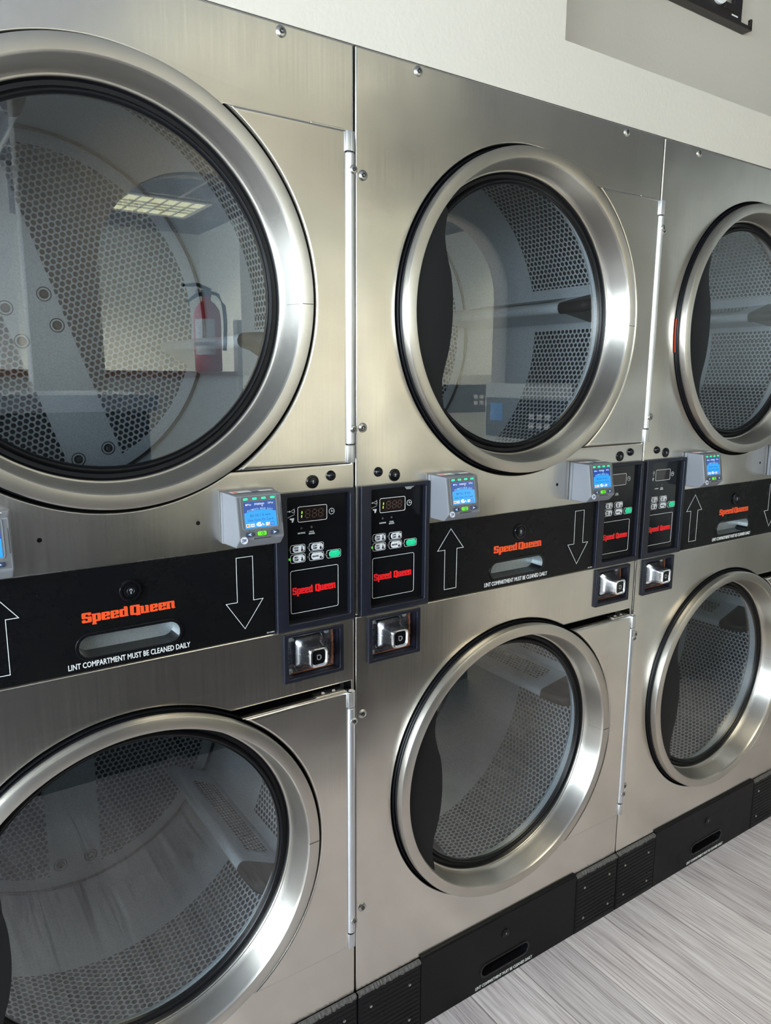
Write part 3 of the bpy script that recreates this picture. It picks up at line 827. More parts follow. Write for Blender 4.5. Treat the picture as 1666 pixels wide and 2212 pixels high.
    # seven-segment digits, the first one lit
    if digits:
        def seg(bm, cx, cz, segs, mi):
            w, h, t = 0.0040, 0.0066, 0.0008
            P = {'a': (-w, h, w, h), 'g': (-w, 0, w, 0), 'd': (-w, -h, w, -h), 'b': (w, h, w, 0), 'c': (w, 0, w, -h), 'f': (-w, h, -w, 0), 'e': (-w, 0, -w, -h)}
            for s in segs:
                x0, z0, x1, z1 = P[s]; sk = 0.10
                dx, dz = x1 - x0, z1 - z0; L = math.hypot(dx, dz); ux, uz = dx / L, dz / L
                x0 += ux * t; z0 += uz * t; x1 -= ux * t; z1 -= uz * t
                pts = [(x0, z0), (x0 + (ux - uz) * t, z0 + (uz + ux) * t), (x1 + (-ux - uz) * t, z1 + (-uz + ux) * t), (x1, z1), (x1 + (-ux + uz) * t, z1 + (-uz - ux) * t), (x0 + (ux + uz) * t, z0 + (uz - ux) * t)]
                flat(bm, [[(cx + a + b_ * sk, cz + b_) for a, b_ in pts]], front(0, 0, YT - 0.0004), 0.0003, mi=mi)
        bm = bmesh.new()
        seg(bm, 0.0560, 1.1562, 'bc', 1)
        for cx in (0.0715, 0.0845, 0.0965): seg(bm, cx, 1.1562, 'abcdefg', 0)
        finish(bm, 'display_digits', ['digoff', 'digon'], c, smooth=0)
    return c
M['greenprint'] = mat('pale_green_print', (0.12, 0.75, 0.50), 0.5)

def rounded(pts, r):
    """polygon with small rounded corners"""
    out = []; n = len(pts)
    for i in range(n):
        a, b_, c = Vector(pts[i - 1]), Vector(pts[i]), Vector(pts[(i + 1) % n])
        k = min(r, (a - b_).length * 0.48, (c - b_).length * 0.48)
        p, q = b_ + (a - b_).normalized() * k, b_ + (c - b_).normalized() * k
        for t in (0, 0.25, 0.5, 0.75, 1): out.append(tuple(p * (1 - t) ** 2 + b_ * 2 * t * (1 - t) + q * t * t))
    return out
def _hole(x0, z0, x1, z1): return [(x0, z0), (x1, z0), (x1, z1), (x0, z1)]
GLYPH = {
    'S': (0.92, [[(0, 0), (.86, 0), (.86, .60), (.34, .60), (.34, .81), (.54, .81), (.54, .69), (.84, .69), (.84, 1.0), (0, 1.0), (0, .41), (.52, .41), (.52, .18), (.32, .18), (.32, .31), (0, .31)]]),
    'p': (0.80, [[(-.05, .80), (-.05, .68), (0, .68), (0, -.16), (-.05, -.16), (-.05, -.28), (.36, -.28), (.36, -.16), (.31, -.16), (.31, 0), (.75, 0), (.75, .80)], _hole(.31, .16, .44, .64)]),
    'e': (0.80, [[(0, 0), (.75, 0), (.75, .26), (.45, .26), (.45, .15), (.31, .15), (.31, .35), (.75, .35), (.75, .80), (0, .80)], _hole(.31, .50, .45, .65)]),
    'd': (0.87, [[(0, 0), (.82, 0), (.82, .12), (.76, .12), (.76, 1.02), (.40, 1.02), (.40, .90), (.45, .90), (.45, .80), (0, .80)], _hole(.31, .16, .45, .64)]),
    'Q': (0.98, [[(0, 0), (.48, 0), (.54, -.09), (.96, -.09), (.96, .08), (.92, .08), (.92, 1.0), (0, 1.0)], _hole(.35, .17, .57, .83)]),
    'u': (0.87, [[(-.05, .80), (-.05, .68), (0, .68), (0, 0), (.82, 0), (.82, .12), (.76, .12), (.76, .80), (.40, .80), (.40, .68), (.45, .68), (.45, .16), (.31, .16), (.31, .80)]]),
    'n': (0.83, [[(-.05, 0), (.36, 0), (.36, .12), (.31, .12), (.31, .64), (.45, .64), (.45, 0), (.82, 0), (.82, .12), (.76, .12), (.76, .80), (-.05, .80), (-.05, .68), (0, .68), (0, .12), (-.05, .12)]]),
}
def logo(bm, T, w, h, gap=False):
    """heavy slab word mark, two words; h is the height of the capital"""
    sp = 0.42 if gap else 0.10
    tot = sum(GLYPH[c][0] for c in 'SpeedQueen') + sp
    k = w / tot; x = -w / 2
    for i, c in enumerate('SpeedQueen'):
        if i == 5: x += sp * k
        adv, outs = GLYPH[c]
        flat(bm, [[(x + a * k, (b_ - 0.4) * h) for a, b_ in rounded(o, 0.13 if n_ == 0 else 0.05)] for n_, o in enumerate(outs)], T, 0.0004)
        x += adv * k

def make_coin(parent, ox):
    """ox: left edge of the square frame"""
    c = empty('coin_slide', (ox, 0, 0), parent)
    x0, x1, z0, z1 = 0.0, 0.1195, 0.8600, 0.9495
    bm = bmesh.new()
    flat(bm, [rrect(x0, z0, x1, z1, 0.0015), rrect(x0 + 0.0090, z0 + 0.0075, x1 - 0.0085, z1 - 0.0065, 0.002)], front(0, 0, -0.0062), 0.0072, 0.0014, res=2)
    for a in ((x0 + 0.0085, z0 + 0.007, x0 + 0.0100, z1 - 0.006), (x1 - 0.0100, z0 + 0.007, x1 - 0.0085, z1 - 0.006), (x0 + 0.0085, z0 + 0.007, x1 - 0.0085, z0 + 0.0085), (x0 + 0.0085, z1 - 0.0080, x1 - 0.0085, z1 - 0.0060)):
        box(bm, a[0], -0.001, a[1], a[2], 0.022, a[3])
    finish(bm, 'frame', ['plas'], c, smooth=40, wn_mod=True)
    bm = bmesh.new()
    box(bm, x0 + 0.010, 0.0130, z0 + 0.0085, x1 - 0.010, 0.0150, z1 - 0.008)
    for x, z in ((0.020, 0.873), (0.020, 0.934), (0.0935, 0.936), (0.0935, 0.885)):
        lathe(bm, [(0.0, 0.0030), (0.0040, 0.0024), (0.0058, 0.0)], front(x, z, 0.013), 16, 2)
    box(bm, x1 - 0.0165, 0.0100, z0 + 0.010, x1 - 0.0135, 0.0132, z1 - 0.010, mi=1)
    box(bm, x0 + 0.020, 0.0100, z0 + 0.0098, x1 - 0.0140, 0.0132, z0 + 0.0115, mi=1)
    for i in range(4):
        for xx in (0.0165, 0.0990):
            lathe(bm, [(0.0036, 0.0), (0.0034, 0.0008), (0.0026, 0.0008), (0.0024, 0.0)], front(xx if i else xx, 0.888 + i * 0.0085 + (0.006 if xx > 0.05 else 0), 0.013), 14, 3)
    finish(bm, 'back_plate', ['backpl', 'rust', 'galv', 'screwdark'], c, smooth=35)
    # chrome body: rounded square that waists in towards a smaller square face
    bm = bmesh.new()
    cx, cz = 0.0540, 0.9080
    def sq(s, r, y, dx=0.0, dz=0.0):
        return [(cx + dx + p[0], y, cz + dz + p[1]) for p in rrect(-s, -s, s, s, r, 6)]
    rows = [sq(0.0300, 0.009, 0.0130), sq(0.0292, 0.010, 0.0070), sq(0.0275, 0.010, 0.0035), sq(0.0235, 0.010, 0.0000), sq(0.0210, 0.0095, -0.0060), sq(0.0192, 0.009, -0.0150), sq(0.0182, 0.0085, -0.0240), sq(0.0178, 0.0085, -0.0300), sq(0.0168, 0.0080, -0.0325), sq(0.0145, 0.0070, -0.0330), sq(0.0130, 0.0062, -0.0312), sq(0.0126, 0.006, -0.0300)]
    vr = [[bm.verts.new(p) for p in r] for r in rows]
    for A, B in zip(vr, vr[1:]):
        n = len(A)
        for k in range(n): bm.faces.new((A[k], A[(k + 1) % n], B[(k + 1) % n], B[k]))
    f = bm.faces.new(vr[-1]); f.material_index = 1
    flat(bm, [[(cx + a, cz + b_) for a, b_ in ([(-0.0005, 0.0045)] + circ(0.0005, -0.0005, 0.0050, 18, PI * 0.5, -PI * 0.62) + [(-0.0036, -0.0040), (-0.0036, 0.0045)])]], front(0, 0, -0.0303), 0.0004, mi=2)
    flat(bm, [[(cx + a, cz + b_) for a, b_ in [(-0.0025, 0.003), (0.003, 0.002), (0.002, -0.0035), (-0.002, -0.003)]]], front(0, 0, -0.0306), 0.0004, mi=1)
    fixn(bm)
    finish(bm, 'coin_chute', ['chrome', 'gloss', 'galv'], c, smooth=40)
    return c

def make_lock(parent, x, z, y, r, name='key_lock'):
    bm = bmesh.new(); k = r / 0.0165
    lathe(bm, [(0.0165 * k, -0.001), (0.0165 * k, 0.0030 * k), (0.0155 * k, 0.0042 * k), (0.0125 * k, 0.0044 * k), (0.0118 * k, 0.0030 * k), (0.0105 * k, 0.0030 * k), (0.0100 * k, 0.0046 * k), (0.0085 * k, 0.0048 * k), (0.0, 0.0048 * k)], FT, 32)
    lathe(bm, [(0.0060 * k, 0.0050 * k), (0.0052 * k, 0.0056 * k), (0.0044 * k, 0.0050 * k)], FT, 20)
    flat(bm, [circ(0, 0.0015 * k, 0.0024 * k, 14)], front(0, 0, -0.0054 * k), 0.0005, mi=1)
    flat(bm, [rrect(-0.0010 * k, -0.0040 * k, 0.0010 * k, 0.0015 * k, 0.0004 * k)], front(0, 0, -0.0054 * k), 0.0005, mi=1)
    return finish(bm, name, ['gloss', 'galv'], parent, (x, y, z), smooth=35)

def arrow(up):
    if up: p = [(0.2178, 1.0968), (0.2516, 1.0545), (0.2345, 1.0545), (0.2345, 0.9745), (0.2035, 0.9745), (0.2035, 1.0545), (0.1850, 1.0545)]
    else: p = [(0.5843, 0.9742), (0.6185, 1.0224), (0.6012, 1.0224), (0.6012, 1.0970), (0.5717, 1.0970), (0.5717, 1.0224), (0.5520, 1.0224)]
    return p
def outline(p, t):
    """inset copy of a polygon"""
    n = len(p); A = sum(p[i][0] * p[(i + 1) % n][1] - p[(i + 1) % n][0] * p[i][1] for i in range(n))
    s = 1 if A > 0 else -1
    q = []
    for i in range(n):
        a, b_, c = Vector(p[i - 1]), Vector(p[i]), Vector(p[(i + 1) % n])
        d1 = (b_ - a).normalized(); d2 = (c - b_).normalized()
        n1 = Vector((-d1.y, d1.x)) * s; n2 = Vector((-d2.y, d2.x)) * s
        m = (n1 + n2); m = m / max(m.dot(n1), 0.25)
        q.append(tuple(b_ + m * t))
    return [p, q]

def pull_slot(parent, x0, x1, zc, hh, y, name, mats, dark):
    """recessed finger pull with a raised black lip"""
    bm = bmesh.new()
    o_ = rrect(x0, zc - hh, x1, zc + hh, hh, 12); i_ = rrect(x0 + 0.0052, zc - hh + 0.0052, x1 - 0.0052, zc + hh - 0.0052, hh - 0.0053, 12)
    flat(bm, [o_, i_], front(0, 0, y - 0.0016), 0.0024, 0.0008, mi=0)
    # bowl
    cxx = (x0 + x1) / 2
    w = [[(a, y, b_) for a, b_ in i_], [(cxx + (a - cxx) * 0.985, y + 0.020, zc + (b_ - zc) * 0.95) for a, b_ in i_], [(cxx + (a - cxx) * 0.97, y + 0.0285, zc + (b_ - zc) * 0.86) for a, b_ in i_]]
    vr = [[bm.verts.new(p) for p in r] for r in w]
    for A, B in zip(vr, vr[1:]):
        n = len(A)
        for k in range(n):
            f = bm.faces.new((A[k], B[k], B[(k + 1) % n], A[(k + 1) % n]))
            f.material_index = 0 if dark or A[k].co.z < zc - hh * 0.4 else 1
    f = bm.faces.new(vr[-1]); f.material_index = 1
    return finish(bm, name, mats, parent, smooth=40)

def make_dryer(x, label, ribs, dig, crumbs=None):
    t = empty('stacked_dryer', (x, 0, 0)); tag(t, label, 'dryer', 'stacked tumble dryers in the row')
    g = 0.0016
    L, Rr = g, W - g
    # cabinet body behind the fronts
    bm = bmesh.new()
    box(bm, L + 0.001, 0.030, 0.0, L + 0.003, 1.10, H - 0.003); box(bm, Rr - 0.003, 0.030, 0.0, Rr - 0.001, 1.10, H - 0.003)
    box(bm, L + 0.001, 0.030, H - 0.005, Rr - 0.001, 1.10, H - 0.003); box(bm, L + 0.001, 1.098, 0.0, Rr - 0.001, 1.10, H - 0.003)
    box(bm, L + 0.001, 0.030, 1.02, Rr - 0.001, 1.098, 1.025)
    finish(bm, 'cabinet', ['cab'], t, smooth=0)
    # collars and black back of the door recesses
    for nm, zc in (('upper_door_frame', ZU), ('lower_door_frame', ZL)):
        bm = bmesh.new()
        flat(bm, [rrect(0.010, zc - 0.335, 0.7935, zc + 0.335, 0.004), circ(DX, zc, 0.288, 96)], front(0, 0, 0.046), 0.002)
        o = finish(bm, nm, ['black'], t, smooth=0)
        bm = bmesh.new()
        lathe(bm, [(0.288, -0.046), (0.279, -0.052), (0.279, -0.068)], front(DX, zc, 0), 96)
        finish(bm, 'collar', ['drum'], o)
        bm = bmesh.new()
        lathe(bm, [(0.288, -0.068), (0.3865, -0.068), (0.3865, -0.660), (0.0, -0.660)], front(DX, zc, 0), 96)
        finish(bm, 'shroud', ['shroud'], o)
    # stainless fronts
    bm = bmesh.new()
    flat(bm, [rrect(L, 0.9565, Rr, H, 0.0025), door_hole(ZU, 0.2684), rrect(0.3225, 0.9742, 0.4785, 1.0133, 0.019, 12)], front(0, 0, 0.0), 0.030, 0.0030, res=3)
    finish(bm, 'upper_front', ['steel'], t, smooth=50, wn_mod=True)
    bm = bmesh.new()
    flat(bm, [rrect(L, 0.1650, Rr, 0.9550, 0.0025), door_hole(ZL), rrect(0.0340, 0.8665, 0.1380, 0.9440, 0.002), rrect(0.6615, 0.8665, 0.7655, 0.9440, 0.002)], front(0, 0, 0.0), 0.030, 0.0030, res=3)
    finish(bm, 'lower_front', ['steel'], t, smooth=50, wn_mod=True)
    bm = bmesh.new(); box(bm, L + 0.002, 0.004, H - 0.001, Rr - 0.002, 0.030, H + 0.0012)
    finish(bm, 'top_trim', ['rubber'], t, smooth=0)
    for x_ in (0.1265, 0.6706): screw(t, x_, 1.8942)
    for z_ in (1.7130, 1.2985, 0.7620, 0.3515): screw(t, 0.0158, z_)
    make_drum(t, ZU, 'upper_drum', ribs[0]); make_drum(t, ZL, 'lower_drum', ribs[1])
    make_door(t, ZU, 'upper_door'); make_door(t, ZL, 'lower_door')
    # control panels, locks, dome caps, coin slides
    make_control(t, 0.0065, dig[0], 'l'); make_control(t, 0.6400, dig[1], 'r')
    for x_, z_ in ((0.0845, 1.2105), (0.7149, 1.2105)): make_lock(t, x_, z_, 0.0, 0.0115)
    for x_, z_ in ((0.0487, 1.2185), (0.7509, 1.2185)):
        bm = bmesh.new(); lathe(bm, [(0.0, 0.0085), (0.0030, 0.0082), (0.0060, 0.0066), (0.0082, 0.0036), (0.0090, 0.0008), (0.0090, -0.001)], FT, 28)
        finish(bm, 'dome_cap', ['gloss'], t, (x_, 0, z_), smooth=60)
    make_coin(t, 0.0260); make_coin(t, 0.6535)
    # small drilled holes in the strip under the upper door
    for x_, z_ in ((0.2851, 1.1600), (0.5126, 1.1602)):
        bm = bmesh.new(); lathe(bm, [(0.0, 0.0004), (0.0026, 0.0004), (0.0034, 0.0)], FT, 16); finish(bm, 'drilled_hole', ['black'], t, (x_, 0, z_))
    # upper lint compartment door
    bm = bmesh.new()
    flat(bm, [rrect(0.1640, 0.9570, 0.6390, 1.1120, 0.0015), rrect(0.3245, 0.9760, 0.4765, 1.0115, 0.0175, 12)], front(0, 0, -0.0030), 0.0030, 0.0008)
    ld = finish(bm, 'lint_door', ['lintpanel'], t, smooth=40, wn_mod=True)
    bm = bmesh.new()
    flat(bm, outline(arrow(True), 0.0009), front(0, 0, -0.0034), 0.0005); flat(bm, outline(arrow(False), 0.0009), front(0, 0, -0.0034), 0.0005)
    text(bm, 'LINT COMPARTMENT MUST BE CLEANED DAILY', front(0.4000, 0.9673, -0.0034), w=0.1815, h=0.0088, bold=0.014)
    text(bm, '70114701', front(0.6300, 0.9603, -0.0034), w=0.0140, h=0.0022)
    finish(bm, 'lettering', ['white'], ld, smooth=0)
    bm = bmesh.new(); logo(bm, front(0.4010, 1.0372, -0.0034), 0.1375, 0.0152); finish(bm, 'logo', ['orange'], ld, smooth=0)
    pull_slot(ld, 0.3205, 0.4805, 0.9938, 0.0215, -0.0030, 'finger_pull', ['gloss', 'galv'], False)
    make_lock(ld, 0.4028, 1.0700, -0.0030, 0.0165)
    # kick panels: ribbed side pieces, plain lower lint door, dusty ledge
    for x0, x1, s in ((L, 0.1590, 0), (0.6445, Rr, 1)):
        bm = bmesh.new()
        zz = [0.0, 0.1600]
        box(bm, x0, -0.0080, 0.0, x1, 0.0, 0.1600, bevel=0.0012)
        n = 14
        for i in range(n):
            z = 0.008 + i * 0.0108
            box(bm, x0 + 0.003, -0.0091, z, x1 - 0.003, -0.0078, z + 0.0085, bevel=0.0005, seg=1)
        for sx in (x0 + 0.030, x1 - 0.030):
            for sz in (0.036, 0.122):
                lathe(bm, [(0.0, 0.0010), (0.0022, 0.0020), (0.0032, 0.0012), (0.0034, -0.001)], front(sx, sz, -0.0090), 12, 1)
        kp = finish(bm, 'kick_panel', ['kick', 'screw'], t, smooth=35)
        bm = bmesh.new()
        nn = 46
        pr = None
        for i in range(nn + 1):
            xx = x0 + (x1 - x0) * i / nn
            j = random.uniform(-0.0012, 0.0012); k = random.uniform(-0.001, 0.001)
            row = [bm.verts.new(p) for p in ((xx, -0.0086 + k, 0.1560), (xx, -0.0094 + k, 0.1615 + j), (xx, -0.0050, 0.1640 + j), (xx, 0.0, 0.1645))]
            if pr:
                for a in range(3): bm.faces.new((pr[a], row[a], row[a + 1], pr[a + 1]))
            pr = row
        fixn(bm); finish(bm, 'lint_fringe', ['lint'], kp, smooth=0)
    bm = bmesh.new()
    flat(bm, [rrect(0.1605, 0.0010, 0.6430, 0.1660, 0.0015), rrect(0.3330, 0.0330, 0.4810, 0.0620, 0.0143, 12)], front(0, 0, -0.0080), 0.0060, 0.001)
    kd = finish(bm, 'lower_lint_door', ['kick'], t, smooth=40, wn_mod=True)
    bm = bmesh.new(); text(bm, 'LINT COMPARTMENT MUST BE CLEANED DAILY', front(0.4065, 0.0115, -0.0084), w=0.1800, h=0.0080, bold=0.014); finish(bm, 'lettering', ['white'], kd, smooth=0)
    pull_slot(kd, 0.3290, 0.4850, 0.0475, 0.0185, -0.0080, 'finger_pull', ['gloss', 'lint2'], True)
    make_lock(kd, 0.4045, 0.1174, -0.0080, 0.0105)
    bm = bmesh.new()
    box(bm, 0.1605, -0.0070, 0.1660, 0.6430, 0.0, 0.1700, bevel=0.001)
    finish(bm, 'ledge', ['kick'], t, smooth=0)
    return t
M['counterdk'] = mat('charcoal_cabinet', (0.035, 0.036, 0.042), 0.5)
M['lint2'] = mat('dusty_black', (0.035, 0.034, 0.034), 0.9)

make_dryer(-W, 'stainless stacked dryer nearest the viewer, at the left end of the row', (-9.0, -28.0), (True, True))
make_dryer(0.0, 'stainless stacked dryer in the middle of the row of three', (12.2, 8.5), (True, False))
mid = [o for o in bpy.data.objects if o.name.startswith('control_panel') and o.parent and abs(o.parent.location.x) < 0.01 and o.location.x < 0.1][0]
bm = bmesh.new(); flat(bm, [[(0.1065, 1.1880), (0.1085, 1.1855), (0.1120, 1.1822), (0.1210, 1.1818), (0.1240, 1.1845), (0.1290, 1.1862), (0.1300, 1.1880)]], front(0, 0, -0.0010), 0.0004)
finish(bm, 'worn_corner', ['galv'], mid, smooth=0)
make_dryer(W, 'stainless stacked dryer farthest from the viewer, at the right end of the row', (16.0, 17.0), (False, False))

# inspection sticker on the far upper door
bm = bmesh.new()
lathe(bm, [(0.3143, -0.0008), (0.3143, 0.0022), (0.3165, 0.0030), (0.3180, 0.0026)], front(W + DX, ZU, 0), 14, a0=math.radians(176.5), a1=math.radians(190.5))
tag(finish(bm, 'warning_sticker', ['orange']), 'thin orange sticker strip on the rim of the farthest upper dryer door', 'sticker')

# ------------------------------------------------------------ card readers
def build_reader():
    """origin at the lower left back corner; x to the right, -y out of the machine, z up"""
    t = empty('card_reader')
    w, ix, hT, hB = 0.0769 + 0.0136, 0.0068, 0.0837, 0.0
    # mounting box
    bm = bmesh.new()
    box(bm, 0.0, -0.0085, 0.0, w, -0.0005, hT, bevel=0.0018)
    finish(bm, 'mounting_box', ['shell'], t, smooth=40)
    # housing: back rectangle, sloped face, chamfered chin
    bm = bmesh.new()
    def ring_(pts): return [bm.verts.new(p) for p in pts]
    b_ = 0.0045
    y0 = -0.0095
    back = [(0.001, y0, hB + 0.0003), (w - 0.001, y0, hB + 0.0003), (w - 0.001, y0, hT - 0.0003), (0.001, y0, hT - 0.0003)]
    fy = lambda z: -0.0465 - (0.0825 - z) / (0.0825 - 0.0134) * 0.0115
    face = [(ix, fy(0.0134), 0.0134), (w - ix, fy(0.0134), 0.0134), (w - ix, fy(0.0815), 0.0815), (ix, fy(0.0815), 0.0815)]
    chin = [(ix, -0.0440, -0.0010), (w - ix, -0.0440, -0.0010)]
    V = {k: [bm.verts.new(p) for p in v] for k, v in dict(B=back, F=face, C=chin).items()}
    B, F_, C_ = V['B'], V['F'], V['C']
    fr = bm.faces.new((F_[0], F_[1], F_[2], F_[3])); fr.material_index = 1
    ch = bm.faces.new((C_[0], C_[1], F_[1], F_[0]))
    bm.faces.new((B[3], F_[3], F_[2], B[2]))
    bm.faces.new((B[0], B[1], C_[1], C_[0]))
    bm.faces.new((B[0], C_[0], F_[0], F_[3], B[3]))
    bm.faces.new((B[1], B[2], F_[2], F_[1], C_[1]))
    bm.faces.new((B[3], B[2], B[1], B[0]))
    fixn(bm)
    es = [e for e in bm.edges if not (e.verts[0] in B and e.verts[1] in B)]
    r = bmesh.ops.bevel(bm, geom=es, offset=0.0026, segments=2, affect='EDGES', profile=0.5)
    finish(bm, 'housing', ['shell', 'shell2'], t, smooth=30, wn_mod=True)
    # frame of the face: origin at face centre, local z out of the face
    ang = math.atan2(0.0115, 0.0691)
    c0 = Vector((w / 2, fy(0.0475), 0.0475))
    Rx = Matrix.Rotation(-ang, 4, 'X')
    FA = Matrix.Translation(c0) @ Rx @ FRONT
    def A(dx=0, dz=0, out=0.0): return FA @ Matrix.Translation((dx, dz, out))
    # face window rim
    bm = bmesh.new()
    flat(bm, frame(-0.0315, -0.0190, 0.0300, 0.0335, 0.0012, 0.005), A(out=0.0008), 0.0008, mi=0)
    flat(bm, [rrect(-0.0303, -0.0178, 0.0288, 0.0323, 0.004)], A(out=0.0004), 0.0008, mi=1)
    finish(bm, 'window', ['shell', 'shell2'], t, smooth=0)
    for i in range(4):
        bm = bmesh.new(); x = -0.0225 + i * 0.0152
        flat(bm, [rrect(x - 0.0036, 0.0270, x + 0.0036, 0.0300, 0.0012)], A(out=0.0010), 0.0008, 0.0002)
        finish(bm, 'status_light', ['led'], t, smooth=0)
    # screen
    x0, x1, z0, z1 = -0.0265, 0.0270, -0.0170, 0.0240
    bm = bmesh.new()
    arc = [(x0 + (x1 - x0) * i / 24, 0.0068 + 0.0040 * (1 - (2 * i / 24 - 1) ** 2)) for i in range(25)]
    flat(bm, [[(x0, z0), (x1, z0)] + arc[::-1]], A(out=0.0007), 0.0003, mi=0)
    flat(bm, [arc + [(x1, z1), (x0, z1)]], A(out=0.0007), 0.0003, mi=1)
    o = 0.0010
    text(bm, 'Pay', A(-0.0170, 0.0195, o), w=0.0062, h=0.0032, mi=2, depth=0.0001, bold=0.01)
    flat(bm, [circ(-0.0222, 0.0197, 0.0014, 14)], A(out=o), 0.0001, mi=2)
    text(bm, 'SPYDERWASH', A(-0.0005, 0.0198, o), w=0.0165, h=0.0030, mi=2, depth=0.0001, bold=0.01)
    flat(bm, [[(0.0030, 0.0165), (0.0042, 0.0182), (0.0054, 0.0165), (0.0047, 0.0165), (0.0042, 0.0150), (0.0037, 0.0165)]], A(out=o), 0.0001, mi=2)
    flat(bm, [circ(0.0155, 0.0202, 0.0014, 14), circ(0.0155, 0.0202, 0.0009, 14)], A(out=o), 0.0001, mi=2)
    text(bm, 'Pay', A(0.0205, 0.0200, o), w=0.0062, h=0.0032, mi=2, depth=0.0001, bold=0.01)
    s = 'PAYMENTS MADE EASY'
    for i, ch_ in enumerate(s):
        if ch_ == ' ': continue
        u = i / (len(s) - 1) * 2 - 1
        text(bm, ch_, A(0.0003 + u * 0.0205, 0.0100 + 0.0026 * (1 - u * u), o) @ Matrix.Rotation(-u * 0.22, 4, 'Z'), w=0.0020 if ch_ not in 'M' else 0.0024, h=0.0027, mi=3, depth=0.0001, bold=0.012)
    text(bm, '$0.50 / 8 min', A(-0.0003, 0.0023, o), w=0.0340, h=0.0040, mi=4, depth=0.0001, space=1.15)
    text(bm, 'Use Coin Or Card', A(-0.0003, -0.0045, o), w=0.0420, h=0.0036, mi=4, depth=0.0001, space=1.1)
    for xa, xb in ((-0.0252, -0.0188), (-0.0175, -0.0110), (0.0078, 0.0148)):
        flat(bm, [rrect(xa, -0.0150, xb, -0.0100, 0.0003)], A(out=o), 0.0001, mi=2)
    flat(bm, [circ(-0.0229, -0.0125, 0.0016, 16)], A(out=o + .0002), 0.0001, mi=5); flat(bm, [circ(-0.0210, -0.0125, 0.0016, 16)], A(out=o + .0003), 0.0001, mi=6)
    text(bm, 'VISA', A(-0.0142, -0.0125, o + .0002), w=0.0050, h=0.0018, mi=7, depth=0.0001, shear=0.2, bold=0.02)
    flat(bm, [[(-0.0028 + 0.0055 * math.cos(2 * PI * i / 24), -0.0118 + 0.0034 * math.sin(2 * PI * i / 24)) for i in range(24)]], A(out=o), 0.0001, mi=2)
    for k in range(3): flat(bm, [circ(-0.0050, -0.0118, 0.0010 + k * 0.0008, 8, -0.7, 0.7) + circ(-0.0050, -0.0118, 0.0007 + k * 0.0008, 8, 0.7, -0.7)], A(out=o + .0002), 0.0001, mi=7)
    flat(bm, [[(-0.0010, -0.0105), (0.0004, -0.0090), (0.0045, -0.0128), (0.0032, -0.0142)]], A(out=o + .0002), 0.0001, mi=8)
    flat(bm, [[(0.0008, -0.0110), (0.0020, -0.0100), (0.0055, -0.0133), (0.0042, -0.0145)]], A(out=o + .0003), 0.0001, mi=2)
    text(bm, 'DISCOVER', A(0.0113, -0.0120, o + .0002), w=0.0058, h=0.0010, mi=8, depth=0.0001)
    flat(bm, [[(0.0095, -0.0149), (0.0147, -0.0149), (0.0147, -0.0128)]], A(out=o + .0002), 0.0001, mi=6)
    flat(bm, [rrect(0.0155, -0.0150, 0.0225, -0.0098, 0.0003)], A(out=o), 0.0001, mi=7)
    text(bm, 'AMERICAN\nEXPRESS', A(0.0190, -0.0124, o + .0002), w=0.0060, h=0.0032, mi=3, depth=0.0001)
    finish(bm, 'screen', ['scr_lt', 'scr_dk', 'scr_wh', 'scr_cy', 'scr_tx', 'scr_rd', 'scr_or', 'scr_bl', 'scr_dk'], t, smooth=0)
    # little pointers and buttons
    bm = bmesh.new()
    for x in (-0.0205, 0.0003, 0.0208):
        flat(bm, [[(x - 0.0010, -0.0198), (x, -0.0216), (x + 0.0010, -0.0198)]], A(out=0.0004), 0.0003)
    text(bm, '', A()) if False else None
    finish(bm, 'pointers', ['slot'], t, smooth=0)
    for x, mt, k in ((-0.0205, 'navybtn', -1), (0.0003, 'limebtn', 0), (0.0212, 'navybtn', 1)):
        bm = bmesh.new()
        flat(bm, [rrect(x - 0.0073, -0.0296, x + 0.0073, -0.0230, 0.0022)], A(out=0.0016), 0.0020, 0.0005)
        if k: flat(bm, [[(x + k * 0.0034, -0.0263), (x - k * 0.0026, -0.0238), (x - k * 0.0012, -0.0263), (x - k * 0.0026, -0.0288)]], A(out=0.0019), 0.0003, mi=1)
        else: flat(bm, [circ(x + 0.0005, -0.0263, 0.0025, 20), circ(x + 0.0005, -0.0263, 0.0017, 20)], A(out=0.0019), 0.0003, mi=2)
        finish(bm, 'push_button', [mt, 'arrow', 'slot'], t, smooth=40)
    # card slot lip and side grooves
    bm = bmesh.new()
    flat(bm, frame(-0.0150, -0.0352, 0.0165, -0.0318, 0.0007, 0.0009), A(out=0.0012), 0.0015, 0.0003, mi=0)
    flat(bm, [rrect(-0.0142, -0.0345, 0.0157, -0.0325, 0.0006)], A(out=0.0004), 0.0003, mi=1)
    finish(bm, 'card_slot', ['shell', 'slot'], t, smooth=40)
    bm = bmesh.new()
    flat(bm, [rrect(0.0352, -0.0130, 0.0362, 0.0200, 0.0004)], A(out=0.0003), 0.0003)
    finish(bm, 'groove', ['slot'], t, smooth=0)
    bm = bmesh.new()
    yy = hT + 0.0002
    flat(bm, [rrect(0.010, 0.014, 0.042, 0.030, 0.001)], Matrix.Translation((0, -0.044, yy)), 0.0003, mi=0)
    flat(bm, [rrect(0.012, 0.016, 0.020, 0.024, 0.001)], Matrix.Translation((0, -0.044, yy + 0.0002)), 0.0003, mi=1)
    flat(bm, [rrect(0.044, 0.014, 0.054, 0.026, 0.001)], Matrix.Translation((0, -0.044, yy)), 0.0003, mi=2)
    flat(bm, [rrect(0.056, 0.014, 0.078, 0.024, 0.001)], Matrix.Translation((0, -0.044, yy)), 0.0003, mi=0)
    finish(bm, 'top_labels', ['paper', 'orange', 'badge'], t, smooth=0)
    # round badge at the lower left corner
    bm = bmesh.new()
